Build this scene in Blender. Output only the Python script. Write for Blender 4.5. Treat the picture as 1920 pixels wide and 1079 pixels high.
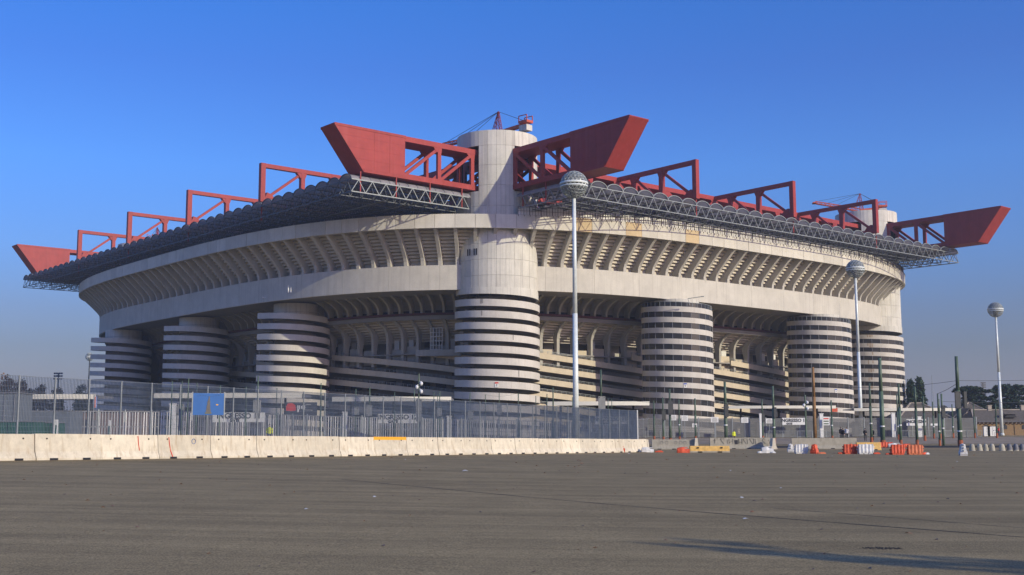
import bpy, bmesh, math, random
from mathutils import Vector, Matrix, noise
R = math.radians
PI = math.pi
rnd = random.Random(7)
C = bpy.context.scene.collection
for o in list(bpy.data.objects):
    bpy.data.objects.remove(o)

# ------------------------------------------------------------------ camera, sky, sun
EYE = 1.6
HAZE = 0.00025
F = 2200.0
PITCH = R(7.1)
scene = bpy.context.scene
cd = bpy.data.cameras.new('camera')
cd.sensor_width = 36.0
cd.lens = 36.0 * F / 1920.0
cd.clip_start = 0.1
cd.clip_end = 20000
cam = bpy.data.objects.new('camera', cd)
cam.location = (0, 0, EYE)
cam.rotation_euler = (PI / 2 + PITCH, 0.0019, 0)
C.objects.link(cam)
scene.camera = cam

SUN_AZ = R(49)      # degrees to the right of straight behind the camera
SUN_EL = R(20.3)
S = Vector((math.sin(SUN_AZ) * math.cos(SUN_EL), -math.cos(SUN_AZ) * math.cos(SUN_EL), math.sin(SUN_EL)))
w = bpy.data.worlds.new('World')
scene.world = w
w.use_nodes = True
wn = w.node_tree
for n in list(wn.nodes):
    wn.nodes.remove(n)
sky = wn.nodes.new('ShaderNodeTexSky')
sky.sky_type = 'NISHITA'
sky.sun_disc = False
sky.sun_elevation = SUN_EL
sky.sun_rotation = math.atan2(S.x, S.y)
sky.altitude = 100
sky.air_density = 1.0
sky.dust_density = 0.9
sky.ozone_density = 4.5
bg = wn.nodes.new('ShaderNodeBackground')
bg.inputs['Strength'].default_value = 0.15
wo = wn.nodes.new('ShaderNodeOutputWorld')
hs = wn.nodes.new('ShaderNodeHueSaturation')
hs.inputs['Saturation'].default_value = 1.28
tint = wn.nodes.new('ShaderNodeMix')
tint.data_type = 'RGBA'
tint.blend_type = 'MULTIPLY'
tint.inputs['Factor'].default_value = 1.0
tint.inputs['B'].default_value = (0.90, 0.96, 1.16, 1)
wn.links.new(sky.outputs[0], hs.inputs['Color'])
wn.links.new(hs.outputs[0], tint.inputs['A'])
# winter smog: the sky greys towards the horizon all the way round
tc = wn.nodes.new('ShaderNodeTexCoord')
sx = wn.nodes.new('ShaderNodeSeparateXYZ')
wn.links.new(tc.outputs['Generated'], sx.inputs[0])
smog = wn.nodes.new('ShaderNodeValToRGB')
el = smog.color_ramp.elements
stops = [(0.0, (.30, .20, .175)), (0.07, (.33, .22, .205)), (0.10, (.40, .265, .265)), (0.15, (.52, .375, .40)), (0.22, (.68, .47, .51)), (0.30, (.78, .43, .50)), (0.5, (.80, .56, .60)), (1.0, (.80, .66, .66))]
el[0].position, el[0].color = stops[0][0], (*stops[0][1], 1)
el[1].position, el[1].color = stops[-1][0], (*stops[-1][1], 1)
for p_, c_ in stops[1:-1]:
    e_ = el.new(p_)
    e_.color = (*c_, 1)
wn.links.new(sx.outputs['Z'], smog.inputs[0])
sm2 = wn.nodes.new('ShaderNodeVectorMath')
sm2.operation = 'MULTIPLY'
wn.links.new(tint.outputs['Result'], sm2.inputs[0])
wn.links.new(smog.outputs[0], sm2.inputs[1])
sm3 = wn.nodes.new('ShaderNodeVectorMath')
sm3.operation = 'SCALE'
sm3.inputs['Scale'].default_value = 2.0
wn.links.new(sm2.outputs[0], sm3.inputs[0])
wn.links.new(sm3.outputs[0], bg.inputs[0])
wn.links.new(bg.outputs[0], wo.inputs[0])
sd = bpy.data.lights.new('sun', 'SUN')
sd.energy = 3.5
sd.angle = R(0.5)
sd.color = (1.0, 0.93, 0.71)
sun = bpy.data.objects.new('sun', sd)
sun.rotation_euler = S.to_track_quat('Z', 'Y').to_euler()
sun.location = (60, -60, 80)
C.objects.link(sun)
scene.view_settings.view_transform = 'Standard'
scene.view_settings.look = 'None'
scene.view_settings.exposure = 0.05
scene.view_settings.gamma = 1.0
scene.view_settings.use_curve_mapping = False


# ------------------------------------------------------------------ pixel -> place helpers (photo pixels 1920 wide)
def ray(px, py):
    dx = (px - 960) / F
    dy = -(py - 539.5) / F
    return Vector((dx, math.cos(PITCH) - dy * math.sin(PITCH), math.sin(PITCH) + dy * math.cos(PITCH)))


def at(px, py, Y):
    """point on the sight line through a pixel at forward distance Y"""
    r = ray(px, py)
    k = Y / r.y
    return Vector((r.x * k, Y, EYE + r.z * k))


def sst(x):
    x = max(0.0, min(1.0, x))
    return x * x * (3 - 2 * x)


def gz(x, y):
    p = -0.021 * x + 0.00243 * y
    if p > 0.9:
        p = 0.9
    k = 0.04
    p = k * math.log(1 + math.exp(min(60, p / k)))
    q = 1.0 * sst((y - 148) / 42)
    return max(p, q)


def on_ground(px, Y):
    x = (px - 960) / F * Y * 1.0077
    for _ in range(3):
        z = gz(x, Y)
        # solve x for the exact pixel column at ground height
        dep = Y * math.cos(PITCH) + (z - EYE) * math.sin(PITCH)
        x = (px - 960) / F * dep
    return Vector((x, Y, gz(x, Y)))


# ------------------------------------------------------------------ tagging
def tag(o, label=None, cat=None, group=None, kind=None):
    if label:
        o['label'] = label
    if cat:
        o['category'] = cat
    if group:
        o['group'] = group
    if kind:
        o['kind'] = kind
    return o


def thing(name, label, cat, loc=(0, 0, 0), rz=0.0, group=None):
    o = bpy.data.objects.new(name, None)
    o.empty_display_size = 0.5
    o.location = loc
    o.rotation_euler = (0, 0, rz)
    C.objects.link(o)
    return tag(o, label, cat, group)


class MB:
    def __init__(self):
        self.v = []
        self.f = []

    def poly(self, pts):
        n = len(self.v)
        self.v += [tuple(p) for p in pts]
        self.f.append(tuple(range(n, n + len(pts))))
        return self

    def hexa(self, b, t):
        """b, t: four bottom and four top points, both counter-clockwise from above"""
        n = len(self.v)
        self.v += [tuple(p) for p in b] + [tuple(p) for p in t]
        self.f += [(n + 3, n + 2, n + 1, n), (n + 4, n + 5, n + 6, n + 7)]
        for i in range(4):
            j = (i + 1) % 4
            self.f.append((n + i, n + j, n + 4 + j, n + 4 + i))
        return self

    def box(self, c, s, rz=0.0):
        cx, cy, cz = c
        hx, hy, hz = s[0] / 2, s[1] / 2, s[2] / 2
        co, si = math.cos(rz), math.sin(rz)
        q = [(-hx, -hy), (hx, -hy), (hx, hy), (-hx, hy)]
        p = [(cx + a * co - b * si, cy + a * si + b * co) for a, b in q]
        return self.hexa([(x, y, cz - hz) for x, y in p], [(x, y, cz + hz) for x, y in p])

    def bar(self, p, q, wd, ht=None, up=(0, 0, 1)):
        p, q = Vector(p), Vector(q)
        ht = ht or wd
        d = (q - p).normalized()
        up = Vector(up)
        if abs(d.dot(up)) > 0.98:
            up = Vector((1, 0, 0)) if abs(d.x) < 0.9 else Vector((0, 1, 0))
        s = d.cross(up).normalized()
        t = s.cross(d).normalized()
        s *= wd / 2
        t *= ht / 2
        n = len(self.v)
        for e in (p, q):
            for a, b in ((-1, -1), (1, -1), (1, 1), (-1, 1)):
                self.v.append(tuple(e + s * a + t * b))
        self.f += [(n, n + 3, n + 2, n + 1), (n + 4, n + 5, n + 6, n + 7)]
        for i in range(4):
            j = (i + 1) % 4
            self.f.append((n + i, n + j, n + 4 + j, n + 4 + i))
        return self

    def tube(self, p, q, r1, r2=None, n=10, caps=True):
        p, q = Vector(p), Vector(q)
        r2 = r1 if r2 is None else r2
        d = (q - p).normalized()
        up = Vector((0, 0, 1)) if abs(d.z) < 0.95 else Vector((1, 0, 0))
        s = d.cross(up).normalized()
        t = s.cross(d).normalized()
        k = len(self.v)
        for e, r in ((p, r1), (q, r2)):
            for i in range(n):
                a = 2 * PI * i / n
                self.v.append(tuple(e + (s * math.cos(a) + t * math.sin(a)) * r))
        for i in range(n):
            j = (i + 1) % n
            self.f.append((k + i, k + j, k + n + j, k + n + i))
        if caps:
            self.f.append(tuple(range(k + n - 1, k - 1, -1)))
            self.f.append(tuple(range(k + n, k + 2 * n)))
        return self

    def lathe(self, prof, n=24, c=(0, 0, 0), a0=0.0, a1=2 * PI, dz=None):
        """prof: (radius, z) list; angle 0 faces the camera (-y), growing to the right"""
        k = len(self.v)
        full = abs((a1 - a0) - 2 * PI) < 1e-6 and dz is None
        m = n if full else n + 1
        for i in range(m):
            a = a0 + (a1 - a0) * i / n
            off = dz(a) if dz else 0.0
            for r, z in prof:
                self.v.append((c[0] + r * math.sin(a), c[1] - r * math.cos(a), c[2] + z + off))
        L = len(prof)
        for i in range(n):
            j = (i + 1) % m
            for q in range(L - 1):
                self.f.append((k + i * L + q, k + j * L + q, k + j * L + q + 1, k + i * L + q + 1))
        return self

    def prism(self, outline, axis, h):
        """outline: list of 2-D points; axis 'x','y','z' extruded symmetric by h"""
        def P(a, b, c):
            return {'x': (c, a, b), 'y': (a, c, b), 'z': (a, b, c)}[axis]
        n = len(outline)
        k = len(self.v)
        for s in (-h / 2, h / 2):
            for a, b in outline:
                self.v.append(P(a, b, s))
        self.f.append(tuple(range(k + n - 1, k - 1, -1)))
        self.f.append(tuple(range(k + n, k + 2 * n)))
        for i in range(n):
            j = (i + 1) % n
            self.f.append((k + i, k + j, k + n + j, k + n + i))
        return self

    def mesh(self, name, smooth=False):
        me = bpy.data.meshes.new(name)
        me.from_pydata(self.v, [], self.f)
        me.update()
        if smooth:
            me.polygons.foreach_set('use_smooth', [True] * len(me.polygons))
        bm = bmesh.new()
        bm.from_mesh(me)
        bmesh.ops.recalc_face_normals(bm, faces=bm.faces)
        bm.to_mesh(me)
        bm.free()
        return me

    def build(self, name, mat, parent=None, loc=(0, 0, 0), rz=0.0, smooth=False, kind=None):
        return put(name, self.mesh(name, smooth), mat, parent, loc, rz, kind)


def put(name, me, mat=None, parent=None, loc=(0, 0, 0), rz=0.0, kind=None):
    if mat is not None and not me.materials:
        me.materials.append(mat)
    o = bpy.data.objects.new(name, me)
    o.location = loc
    o.rotation_euler = (0, 0, rz)
    if parent is not None:
        o.parent = parent
    C.objects.link(o)
    if kind:
        o['kind'] = kind
    return o


def kids(o):
    return [c for c in C.objects if c.parent is o]


def copy_tree(o, loc, rz=None, label=None, ch=None):
    ch = kids(o) if ch is None else ch
    r = o.copy()
    C.objects.link(r)
    r.location = loc
    if rz is not None:
        r.rotation_euler = (0, 0, rz)
    if label:
        r['label'] = label
    for c in ch:
        d = c.copy()
        d.parent = r
        C.objects.link(d)
    return r


# ------------------------------------------------------------------ materials
def newmat(name):
    m = bpy.data.materials.new(name)
    m.use_nodes = True
    nt = m.node_tree
    b = nt.nodes['Principled BSDF']
    return m, nt, b


def N(nt, t, **kw):
    n = nt.nodes.new(t)
    for k, v in kw.items():
        if k in n.inputs:
            n.inputs[k].default_value = v
        else:
            setattr(n, k, v)
    return n


def plain(name, col, rough=0.6, metal=0.0, var=0.12, scale=3.0, spec=0.4, bump=0.0, objvar=0.0):
    m, nt, b = newmat(name)
    b.inputs['Roughness'].default_value = rough
    b.inputs['Metallic'].default_value = metal
    b.inputs['Specular IOR Level'].default_value = spec
    geo = N(nt, 'ShaderNodeNewGeometry')
    no = N(nt, 'ShaderNodeTexNoise', Scale=scale, Detail=5.0, Roughness=0.6)
    nt.links.new(geo.outputs['Position'], no.inputs['Vector'])
    mr = N(nt, 'ShaderNodeMapRange')
    mr.inputs['From Min'].default_value = 0.3
    mr.inputs['From Max'].default_value = 0.7
    mr.inputs['To Min'].default_value = 1 - var
    mr.inputs['To Max'].default_value = 1 + var
    nt.links.new(no.outputs[0], mr.inputs['Value'])
    val = mr.outputs[0]
    if objvar:
        oi = N(nt, 'ShaderNodeObjectInfo')
        m2 = N(nt, 'ShaderNodeMapRange')
        m2.inputs['To Min'].default_value = 1 - objvar
        m2.inputs['To Max'].default_value = 1 + objvar
        nt.links.new(oi.outputs['Random'], m2.inputs['Value'])
        mm = N(nt, 'ShaderNodeMath', operation='MULTIPLY')
        nt.links.new(val, mm.inputs[0])
        nt.links.new(m2.outputs[0], mm.inputs[1])
        val = mm.outputs[0]
    vm = N(nt, 'ShaderNodeVectorMath', operation='SCALE')
    vm.inputs[0].default_value = col[:3]
    nt.links.new(val, vm.inputs['Scale'])
    nt.links.new(vm.outputs[0], b.inputs['Base Color'])
    if bump:
        bp = N(nt, 'ShaderNodeBump', Strength=bump, Distance=0.05)
        nt.links.new(no.outputs[0], bp.inputs['Height'])
        nt.links.new(bp.outputs[0], b.inputs['Normal'])
    return m


def concrete(name, col, var=0.10, streak=0.18, scale=0.35, objvar=0.06, stain=(0.30, 0.27, 0.22), stainamt=0.35, rough=0.85, sscale=(1.6, 1.6, 0.06)):
    m, nt, b = newmat(name)
    b.inputs['Roughness'].default_value = rough
    b.inputs['Specular IOR Level'].default_value = 0.25
    geo = N(nt, 'ShaderNodeNewGeometry')
    oi = N(nt, 'ShaderNodeObjectInfo')
    n1 = N(nt, 'ShaderNodeTexNoise', Scale=scale, Detail=8.0, Roughness=0.65)
    nt.links.new(geo.outputs['Position'], n1.inputs['Vector'])
    mp = N(nt, 'ShaderNodeMapping')
    mp.inputs['Scale'].default_value = sscale
    nt.links.new(geo.outputs['Position'], mp.inputs['Vector'])
    n2 = N(nt, 'ShaderNodeTexNoise', Scale=1.0, Detail=4.0, Roughness=0.6)
    nt.links.new(mp.outputs[0], n2.inputs['Vector'])
    n3 = N(nt, 'ShaderNodeTexNoise', Scale=scale * 14, Detail=3.0)
    nt.links.new(geo.outputs['Position'], n3.inputs['Vector'])

    def rng(src, a, bb, f0=0.3, f1=0.7):
        r = N(nt, 'ShaderNodeMapRange')
        r.inputs['From Min'].default_value = f0
        r.inputs['From Max'].default_value = f1
        r.inputs['To Min'].default_value = a
        r.inputs['To Max'].default_value = bb
        nt.links.new(src, r.inputs['Value'])
        return r.outputs[0]

    def mul(a, bb):
        k = N(nt, 'ShaderNodeMath', operation='MULTIPLY')
        nt.links.new(a, k.inputs[0])
        nt.links.new(bb, k.inputs[1])
        return k.outputs[0]
    v = mul(rng(n1.outputs[0], 1 - var, 1 + var), rng(oi.outputs['Random'], 1 - objvar, 1 + objvar, 0, 1))
    v = mul(v, rng(n3.outputs[0], 0.96, 1.04))
    vm = N(nt, 'ShaderNodeVectorMath', operation='SCALE')
    vm.inputs[0].default_value = col[:3]
    nt.links.new(v, vm.inputs['Scale'])
    st = rng(n2.outputs[0], 0.0, stainamt, 0.52, 0.78)
    mx = N(nt, 'ShaderNodeMix', data_type='RGBA')
    mx.inputs['B'].default_value = (*stain, 1)
    nt.links.new(st, mx.inputs['Factor'])
    nt.links.new(vm.outputs[0], mx.inputs['A'])
    nt.links.new(mx.outputs['Result'], b.inputs['Base Color'])
    bp = N(nt, 'ShaderNodeBump', Strength=0.15, Distance=0.03)
    nt.links.new(n3.outputs[0], bp.inputs['Height'])
    nt.links.new(bp.outputs[0], b.inputs['Normal'])
    return m


M = {}
M['rim'] = concrete('rim_concrete', (0.63, 0.59, 0.50), objvar=0.10, stainamt=0.30, stain=(0.34, 0.28, 0.2))
M['rim_old'] = concrete('rim_concrete_stained', (0.60, 0.46, 0.27), objvar=0.05)
M['tower'] = concrete('tower_concrete', (0.63, 0.60, 0.52), objvar=0.06, stainamt=0.6, stain=(0.25, 0.23, 0.2))
M['fascia'] = concrete('fascia_concrete', (0.56, 0.525, 0.45), objvar=0.03, stainamt=0.42, stain=(0.3, 0.27, 0.22))
M['band'] = concrete('ring_band_concrete', (0.59, 0.55, 0.48), objvar=0.02, stainamt=0.3, stain=(0.36, 0.3, 0.24))
M['ramp'] = concrete('ramp_parapet_concrete', (0.58, 0.50, 0.36), objvar=0.02, stainamt=0.25)
M['raw'] = concrete('raw_concrete', (0.42, 0.40, 0.34), objvar=0.04, stainamt=0.5)
M['under'] = concrete('shade_darkened_concrete', (0.28, 0.265, 0.235), objvar=0.02, stainamt=0.3)  # albedo lowered to deepen recesses; their shade sits partly in this colour
M['rib'] = concrete('rib_concrete', (0.50, 0.47, 0.40), objvar=0.06, stainamt=0.35)
M['step'] = concrete('seating_step_concrete', (0.62, 0.56, 0.45), objvar=0.02, stainamt=0.3)
M['jersey'] = concrete('barrier_concrete', (0.66, 0.59, 0.45), scale=2.2, var=0.14, objvar=0.12, stainamt=0.85, stain=(0.40, 0.30, 0.18), sscale=(5.0, 5.0, 0.9))
M['jersey_grey'] = concrete('grey_barrier_concrete', (0.36, 0.33, 0.26), scale=2.0, var=0.14, objvar=0.05, stainamt=0.6, stain=(0.18, 0.16, 0.12), sscale=(4.0, 4.0, 0.8))
M['dome'] = concrete('dome_concrete', (0.42, 0.39, 0.30), scale=2.0, objvar=0.1)
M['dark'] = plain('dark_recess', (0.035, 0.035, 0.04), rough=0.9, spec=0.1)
M['redsteel'] = concrete('painted_red_steel', (0.335, 0.047, 0.040), var=0.12, scale=0.5, objvar=0.05, stainamt=0.30, stain=(0.42, 0.13, 0.11), rough=0.5)
M['orangesteel'] = plain('crane_paint', (0.55, 0.10, 0.04), rough=0.45, var=0.12, scale=2)
M['darkred'] = plain('dark_red_walkway', (0.085, 0.02, 0.022), rough=0.7)
M['galv_shade'] = plain('shade_toned_steel', (0.11, 0.125, 0.135), rough=0.6, var=0.15, scale=4)  # darker copy of the galvanised steel; shade of the left roof side painted in
M['galv'] = plain('galvanised_steel', (0.29, 0.31, 0.30), rough=0.5, metal=0.3, var=0.15, scale=4)
M['truss'] = plain('shaded_truss_steel', (0.12, 0.13, 0.14), rough=0.55, metal=0.2, var=0.15, scale=2)  # darker than the edge steel; shade under the roof is in the colour
M['frame'] = plain('screen_frame_brown', (0.07, 0.045, 0.035), rough=0.6)
M['polesteel'] = plain('pale_pole_paint', (0.72, 0.76, 0.72), rough=0.4, metal=0.1, var=0.1, scale=1.5)
M['globe'] = plain('globe_lattice_steel', (0.42, 0.45, 0.42), rough=0.4, metal=0.4, var=0.2, scale=2)
M['green'] = plain('green_pole_paint', (0.085, 0.125, 0.080), rough=0.5, var=0.3, scale=1.2, objvar=0.2)
M['rustpole'] = plain('rusty_brown_pole', (0.26, 0.14, 0.05), rough=0.7, var=0.3, scale=1.5)
M['rust'] = plain('rusty_foot', (0.34, 0.10, 0.04), rough=0.8, var=0.2, scale=3)
M['darkbox'] = plain('dark_signal_box', (0.07, 0.072, 0.066), rough=0.5)
M['box'] = plain('grey_signal_box', (0.27, 0.27, 0.25), rough=0.5, objvar=0.1)
M['black'] = plain('black_plastic', (0.02, 0.02, 0.022), rough=0.6)
M['white'] = plain('white_paint', (0.76, 0.75, 0.70), rough=0.5, var=0.06)
M['canopy'] = plain('canopy_cream_fascia', (0.74, 0.70, 0.58), rough=0.5, var=0.05)
M['canopy_under'] = plain('canopy_underside', (0.16, 0.16, 0.17), rough=0.6)
M['mesh'] = plain('fence_galvanised', (0.25, 0.28, 0.305), rough=0.45, metal=0.5, var=0.15, scale=2)
M['meshpost'] = plain('fence_post', (0.27, 0.29, 0.29), rough=0.5, metal=0.3, var=0.15)
M['grille'] = plain('grey_grille', (0.17, 0.17, 0.165), rough=0.6, var=0.12, scale=0.6)
M['slat'] = plain('fence_slat', (0.27, 0.27, 0.275), rough=0.5, metal=0.2, var=0.15, objvar=0.25)
M['slat_pale'] = plain('pale_fence_slat', (0.60, 0.58, 0.54), rough=0.5, var=0.1, objvar=0.25)
M['orange'] = plain('orange_plastic', (0.60, 0.085, 0.03), rough=0.6, var=0.28, scale=5, objvar=0.12)
M['orange_faded'] = plain('faded_orange_plastic', (0.55, 0.15, 0.06), rough=0.6, var=0.25, scale=4)
M['whiteplastic'] = plain('white_plastic', (0.62, 0.61, 0.58), rough=0.6, var=0.22, scale=4)
M['yellow'] = plain('yellow_paint', (0.68, 0.42, 0.12), rough=0.7, var=0.2, scale=4)
M['amber'] = plain('amber_paint', (0.80, 0.40, 0.03), rough=0.6, var=0.06, scale=4)
M['blue'] = plain('blue_banner', (0.03, 0.125, 0.36), rough=0.6, var=0.06)
M['ink'] = plain('black_ink', (0.03, 0.03, 0.035), rough=0.7)
M['redink'] = plain('red_ink', (0.65, 0.05, 0.03), rough=0.6)
M['blueink'] = plain('blue_ink', (0.06, 0.12, 0.45), rough=0.6)
M['signgrey'] = plain('grey_sign', (0.15, 0.17, 0.19), rough=0.5)
M['binGreen'] = plain('dark_green_paint', (0.03, 0.10, 0.075), rough=0.5)
M['cloth_black'] = plain('black_uniform', (0.015, 0.015, 0.02), rough=0.9)
M['cloth_white'] = plain('white_jacket', (0.65, 0.65, 0.66), rough=0.9)
M['cloth_yellow'] = plain('yellow_vest', (0.70, 0.75, 0.05), rough=0.8)
M['cloth_red'] = plain('red_jacket', (0.62, 0.03, 0.03), rough=0.9)
M['cloth_blue'] = plain('blue_trousers', (0.05, 0.07, 0.14), rough=0.9)
M['skin'] = plain('skin', (0.52, 0.32, 0.23), rough=0.6, var=0.03)
M['hair'] = plain('dark_hair', (0.02, 0.015, 0.012), rough=0.7)
M['bark'] = plain('bark', (0.10, 0.075, 0.055), rough=0.9, var=0.25)
M['brick'] = plain('ochre_brick', (0.26, 0.17, 0.085), rough=0.9, var=0.2, scale=3)
M['rooftile'] = plain('grey_brown_roof_tile', (0.14, 0.125, 0.11), rough=0.9, var=0.3, scale=3, objvar=0.1)
M['ridge'] = plain('pale_ridge_tile', (0.42, 0.36, 0.29), rough=0.9)
M['seam'] = plain('tar_seam', (0.030, 0.027, 0.026), rough=0.85)
M['verge'] = plain('dry_verge', (0.33, 0.24, 0.13), rough=0.98, spec=0.05, var=0.35, scale=1.5)
M['road'] = plain('tram_road_asphalt', (0.06, 0.055, 0.048), rough=0.95, spec=0.08, var=0.2, scale=0.6)
M['pave'] = plain('concrete_pavement', (0.33, 0.26, 0.18), rough=0.95, spec=0.08, var=0.2, scale=0.5)
M['wire'] = plain('wire', (0.04, 0.045, 0.05), rough=0.6)
M['lamp_white'] = plain('lamp_head', (0.7, 0.7, 0.7), rough=0.4)


def leafmat(name, col, objvar=0.15):
    m, nt, b = newmat(name)
    b.inputs['Roughness'].default_value = 0.7
    b.inputs['Specular IOR Level'].default_value = 0.2
    geo = N(nt, 'ShaderNodeNewGeometry')
    no = N(nt, 'ShaderNodeTexNoise', Scale=0.9, Detail=3.0)
    nt.links.new(geo.outputs['Position'], no.inputs['Vector'])
    cr = N(nt, 'ShaderNodeValToRGB')
    cr.color_ramp.elements[0].position = 0.3
    cr.color_ramp.elements[0].color = (col[0] * 0.6, col[1] * 0.6, col[2] * 0.6, 1)
    cr.color_ramp.elements[1].position = 0.7
    cr.color_ramp.elements[1].color = (col[0] * 1.4, col[1] * 1.4, col[2] * 1.3, 1)
    nt.links.new(no.outputs[0], cr.inputs[0])
    nt.links.new(cr.outputs[0], b.inputs['Base Color'])
    return m


M['cedar'] = leafmat('cedar_needles', (0.030, 0.055, 0.038))
M['conifer'] = leafmat('conifer_needles', (0.035, 0.065, 0.038))
M['brownleaf'] = leafmat('brown_autumn_leaves', (0.20, 0.105, 0.06))
M['farwood'] = leafmat('far_wood', (0.06, 0.07, 0.065))

# glass of the ramp towers
m, nt, b = newmat('tinted_window')
b.inputs['Base Color'].default_value = (0.060, 0.052, 0.044, 1)
b.inputs['Roughness'].default_value = 0.25
b.inputs['Specular IOR Level'].default_value = 0.5
oi = N(nt, 'ShaderNodeObjectInfo')
cr = N(nt, 'ShaderNodeValToRGB')
cr.color_ramp.elements[0].color = (0.018, 0.017, 0.015, 1)
cr.color_ramp.elements[1].color = (0.040, 0.036, 0.030, 1)
nt.links.new(oi.outputs['Random'], cr.inputs[0])
nt.links.new(cr.outputs[0], b.inputs['Base Color'])
M['window'] = m
m, nt, b = newmat('curtained_window')
b.inputs['Base Color'].default_value = (0.34, 0.29, 0.22, 1)
b.inputs['Roughness'].default_value = 0.5
M['curtain'] = m
# translucent roof sheet
m, nt, b = newmat('roof_polycarbonate')
nt.nodes.remove(b)
df = N(nt, 'ShaderNodeBsdfDiffuse')
df.inputs['Color'].default_value = (0.44, 0.42, 0.43, 1)
tr = N(nt, 'ShaderNodeBsdfTranslucent')
tr.inputs['Color'].default_value = (0.34, 0.31, 0.31, 1)
ad = N(nt, 'ShaderNodeMixShader')
ad.inputs[0].default_value = 0.42
geo = N(nt, 'ShaderNodeNewGeometry')
no = N(nt, 'ShaderNodeTexNoise', Scale=0.4, Detail=4.0)
nt.links.new(geo.outputs['Position'], no.inputs['Vector'])
cr = N(nt, 'ShaderNodeValToRGB')
cr.color_ramp.elements[0].position = 0.3
cr.color_ramp.elements[0].color = (0.33, 0.31, 0.32, 1)
cr.color_ramp.elements[1].position = 0.7
cr.color_ramp.elements[1].color = (0.50, 0.47, 0.47, 1)
nt.links.new(no.outputs[0], cr.inputs[0])
nt.links.new(cr.outputs[0], df.inputs['Color'])
nt.links.new(df.outputs[0], ad.inputs[1])
nt.links.new(tr.outputs[0], ad.inputs[2])
nt.links.new(ad.outputs[0], nt.nodes['Material Output'].inputs[0])
M['poly'] = m
# pale translucent screen
m, nt, b = newmat('pale_screen_sheet')
b.inputs['Base Color'].default_value = (0.66, 0.64, 0.58, 1)
b.inputs['Roughness'].default_value = 0.35
b.inputs['Emission Strength'].default_value = 0.0
M['screen'] = m

# asphalt of the car park
m, nt, b = newmat('car_park_asphalt')
b.inputs['Roughness'].default_value = 0.88
b.inputs['Specular IOR Level'].default_value = 0.14
geo = N(nt, 'ShaderNodeNewGeometry')


def gnoise(scale, mapping=None, detail=5.0, rz=0.0, rough=0.6):
    src = geo.outputs['Position']
    if mapping:
        mp_ = N(nt, 'ShaderNodeMapping')
        mp_.inputs['Scale'].default_value = mapping
        mp_.inputs['Rotation'].default_value = (0, 0, rz)
        nt.links.new(src, mp_.inputs['Vector'])
        src = mp_.outputs[0]
    q = N(nt, 'ShaderNodeTexNoise', Scale=scale, Detail=detail, Roughness=rough)
    nt.links.new(src, q.inputs['Vector'])
    return q.outputs[0]


def grange(src, a, bb, f0=0.3, f1=0.7):
    r = N(nt, 'ShaderNodeMapRange')
    r.inputs['From Min'].default_value = f0
    r.inputs['From Max'].default_value = f1
    r.inputs['To Min'].default_value = a
    r.inputs['To Max'].default_value = bb
    nt.links.new(src, r.inputs['Value'])
    return r.outputs[0]


def gmul(a, bb):
    k = N(nt, 'ShaderNodeMath', operation='MULTIPLY')
    nt.links.new(a, k.inputs[0])
    nt.links.new(bb, k.inputs[1])
    return k.outputs[0]


v = grange(gnoise(0.09, detail=6), 0.90, 1.10)
v = gmul(v, grange(gnoise(1.0, (0.035, 0.75, 1), rz=R(14)), 0.80, 1.16, 0.35, 0.65))
v = gmul(v, grange(gnoise(1.0, (0.12, 1.7, 1), rz=R(-24)), 0.93, 1.07, 0.35, 0.65))
v = gmul(v, grange(gnoise(7.0, detail=4), 0.90, 1.10))
v = gmul(v, grange(gnoise(0.7, (1, 0.45, 1), detail=7), 0.90, 1.10))
v = gmul(v, grange(gnoise(38.0, detail=2), 0.50, 1.50))
v = gmul(v, grange(gnoise(160.0, detail=1), 0.72, 1.28))
vm = N(nt, 'ShaderNodeVectorMath', operation='SCALE')
vm.inputs[0].default_value = (0.285, 0.215, 0.108)
nt.links.new(v, vm.inputs['Scale'])
nt.links.new(vm.outputs[0], b.inputs['Base Color'])
bp = N(nt, 'ShaderNodeBump', Strength=0.5, Distance=0.01)
nt.links.new(gnoise(90.0, detail=2), bp.inputs['Height'])
nt.links.new(bp.outputs[0], b.inputs['Normal'])
M['asphalt'] = m

# ------------------------------------------------------------------ ground
xs = sorted(set([-3300, -2400, -1500, -800, -500, -350, -250] + [i * 10 for i in range(-20, 21)] + [i * 2 for i in range(-30, 31)] + [250, 350, 500, 800, 1500, 2400, 3300]))
ys = sorted(set([-400, -200, -100, -50, -20] + [i * 2 for i in range(-5, 66)] + [i * 5 for i in range(26, 60)] + [320, 360, 400, 500, 700, 1000, 1800, 2900, 4200]))
g = MB()
for y in ys:
    for x in xs:
        g.v.append((x, y, gz(x, y)))
nx = len(xs)
for j in range(len(ys) - 1):
    for i in range(nx - 1):
        g.f.append((j * nx + i, j * nx + i + 1, (j + 1) * nx + i + 1, (j + 1) * nx + i))
g.build('ground', M['asphalt'], smooth=True, kind='structure')


def sheet(name, pts_fn, nu, nv, mat, lift=0.006, kind='structure'):
    q = MB()
    for j in range(nv + 1):
        for i in range(nu + 1):
            x, y = pts_fn(i / nu, j / nv)
            q.v.append((x, y, gz(x, y) + lift))
    for j in range(nv):
        for i in range(nu):
            q.f.append((j * (nu + 1) + i, j * (nu + 1) + i + 1, (j + 1) * (nu + 1) + i + 1, (j + 1) * (nu + 1) + i))
    return q.build(name, mat, kind=kind, smooth=True)


# dry strip beyond the car park, tram road, pavement before the fence
sheet('verge', lambda a, b: (16 + a * 110, 112 + b * 16 + 1.2 * math.sin(a * 17)), 60, 3, M['verge'], 0.010)
sheet('tram_road', lambda a, b: (16 + a * 160, 128.5 + b * 20), 60, 6, M['road'], 0.012)
sheet('pavement', lambda a, b: (16 + a * 160, 158 + b * 24), 60, 10, M['pave'], 0.014)


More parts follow.
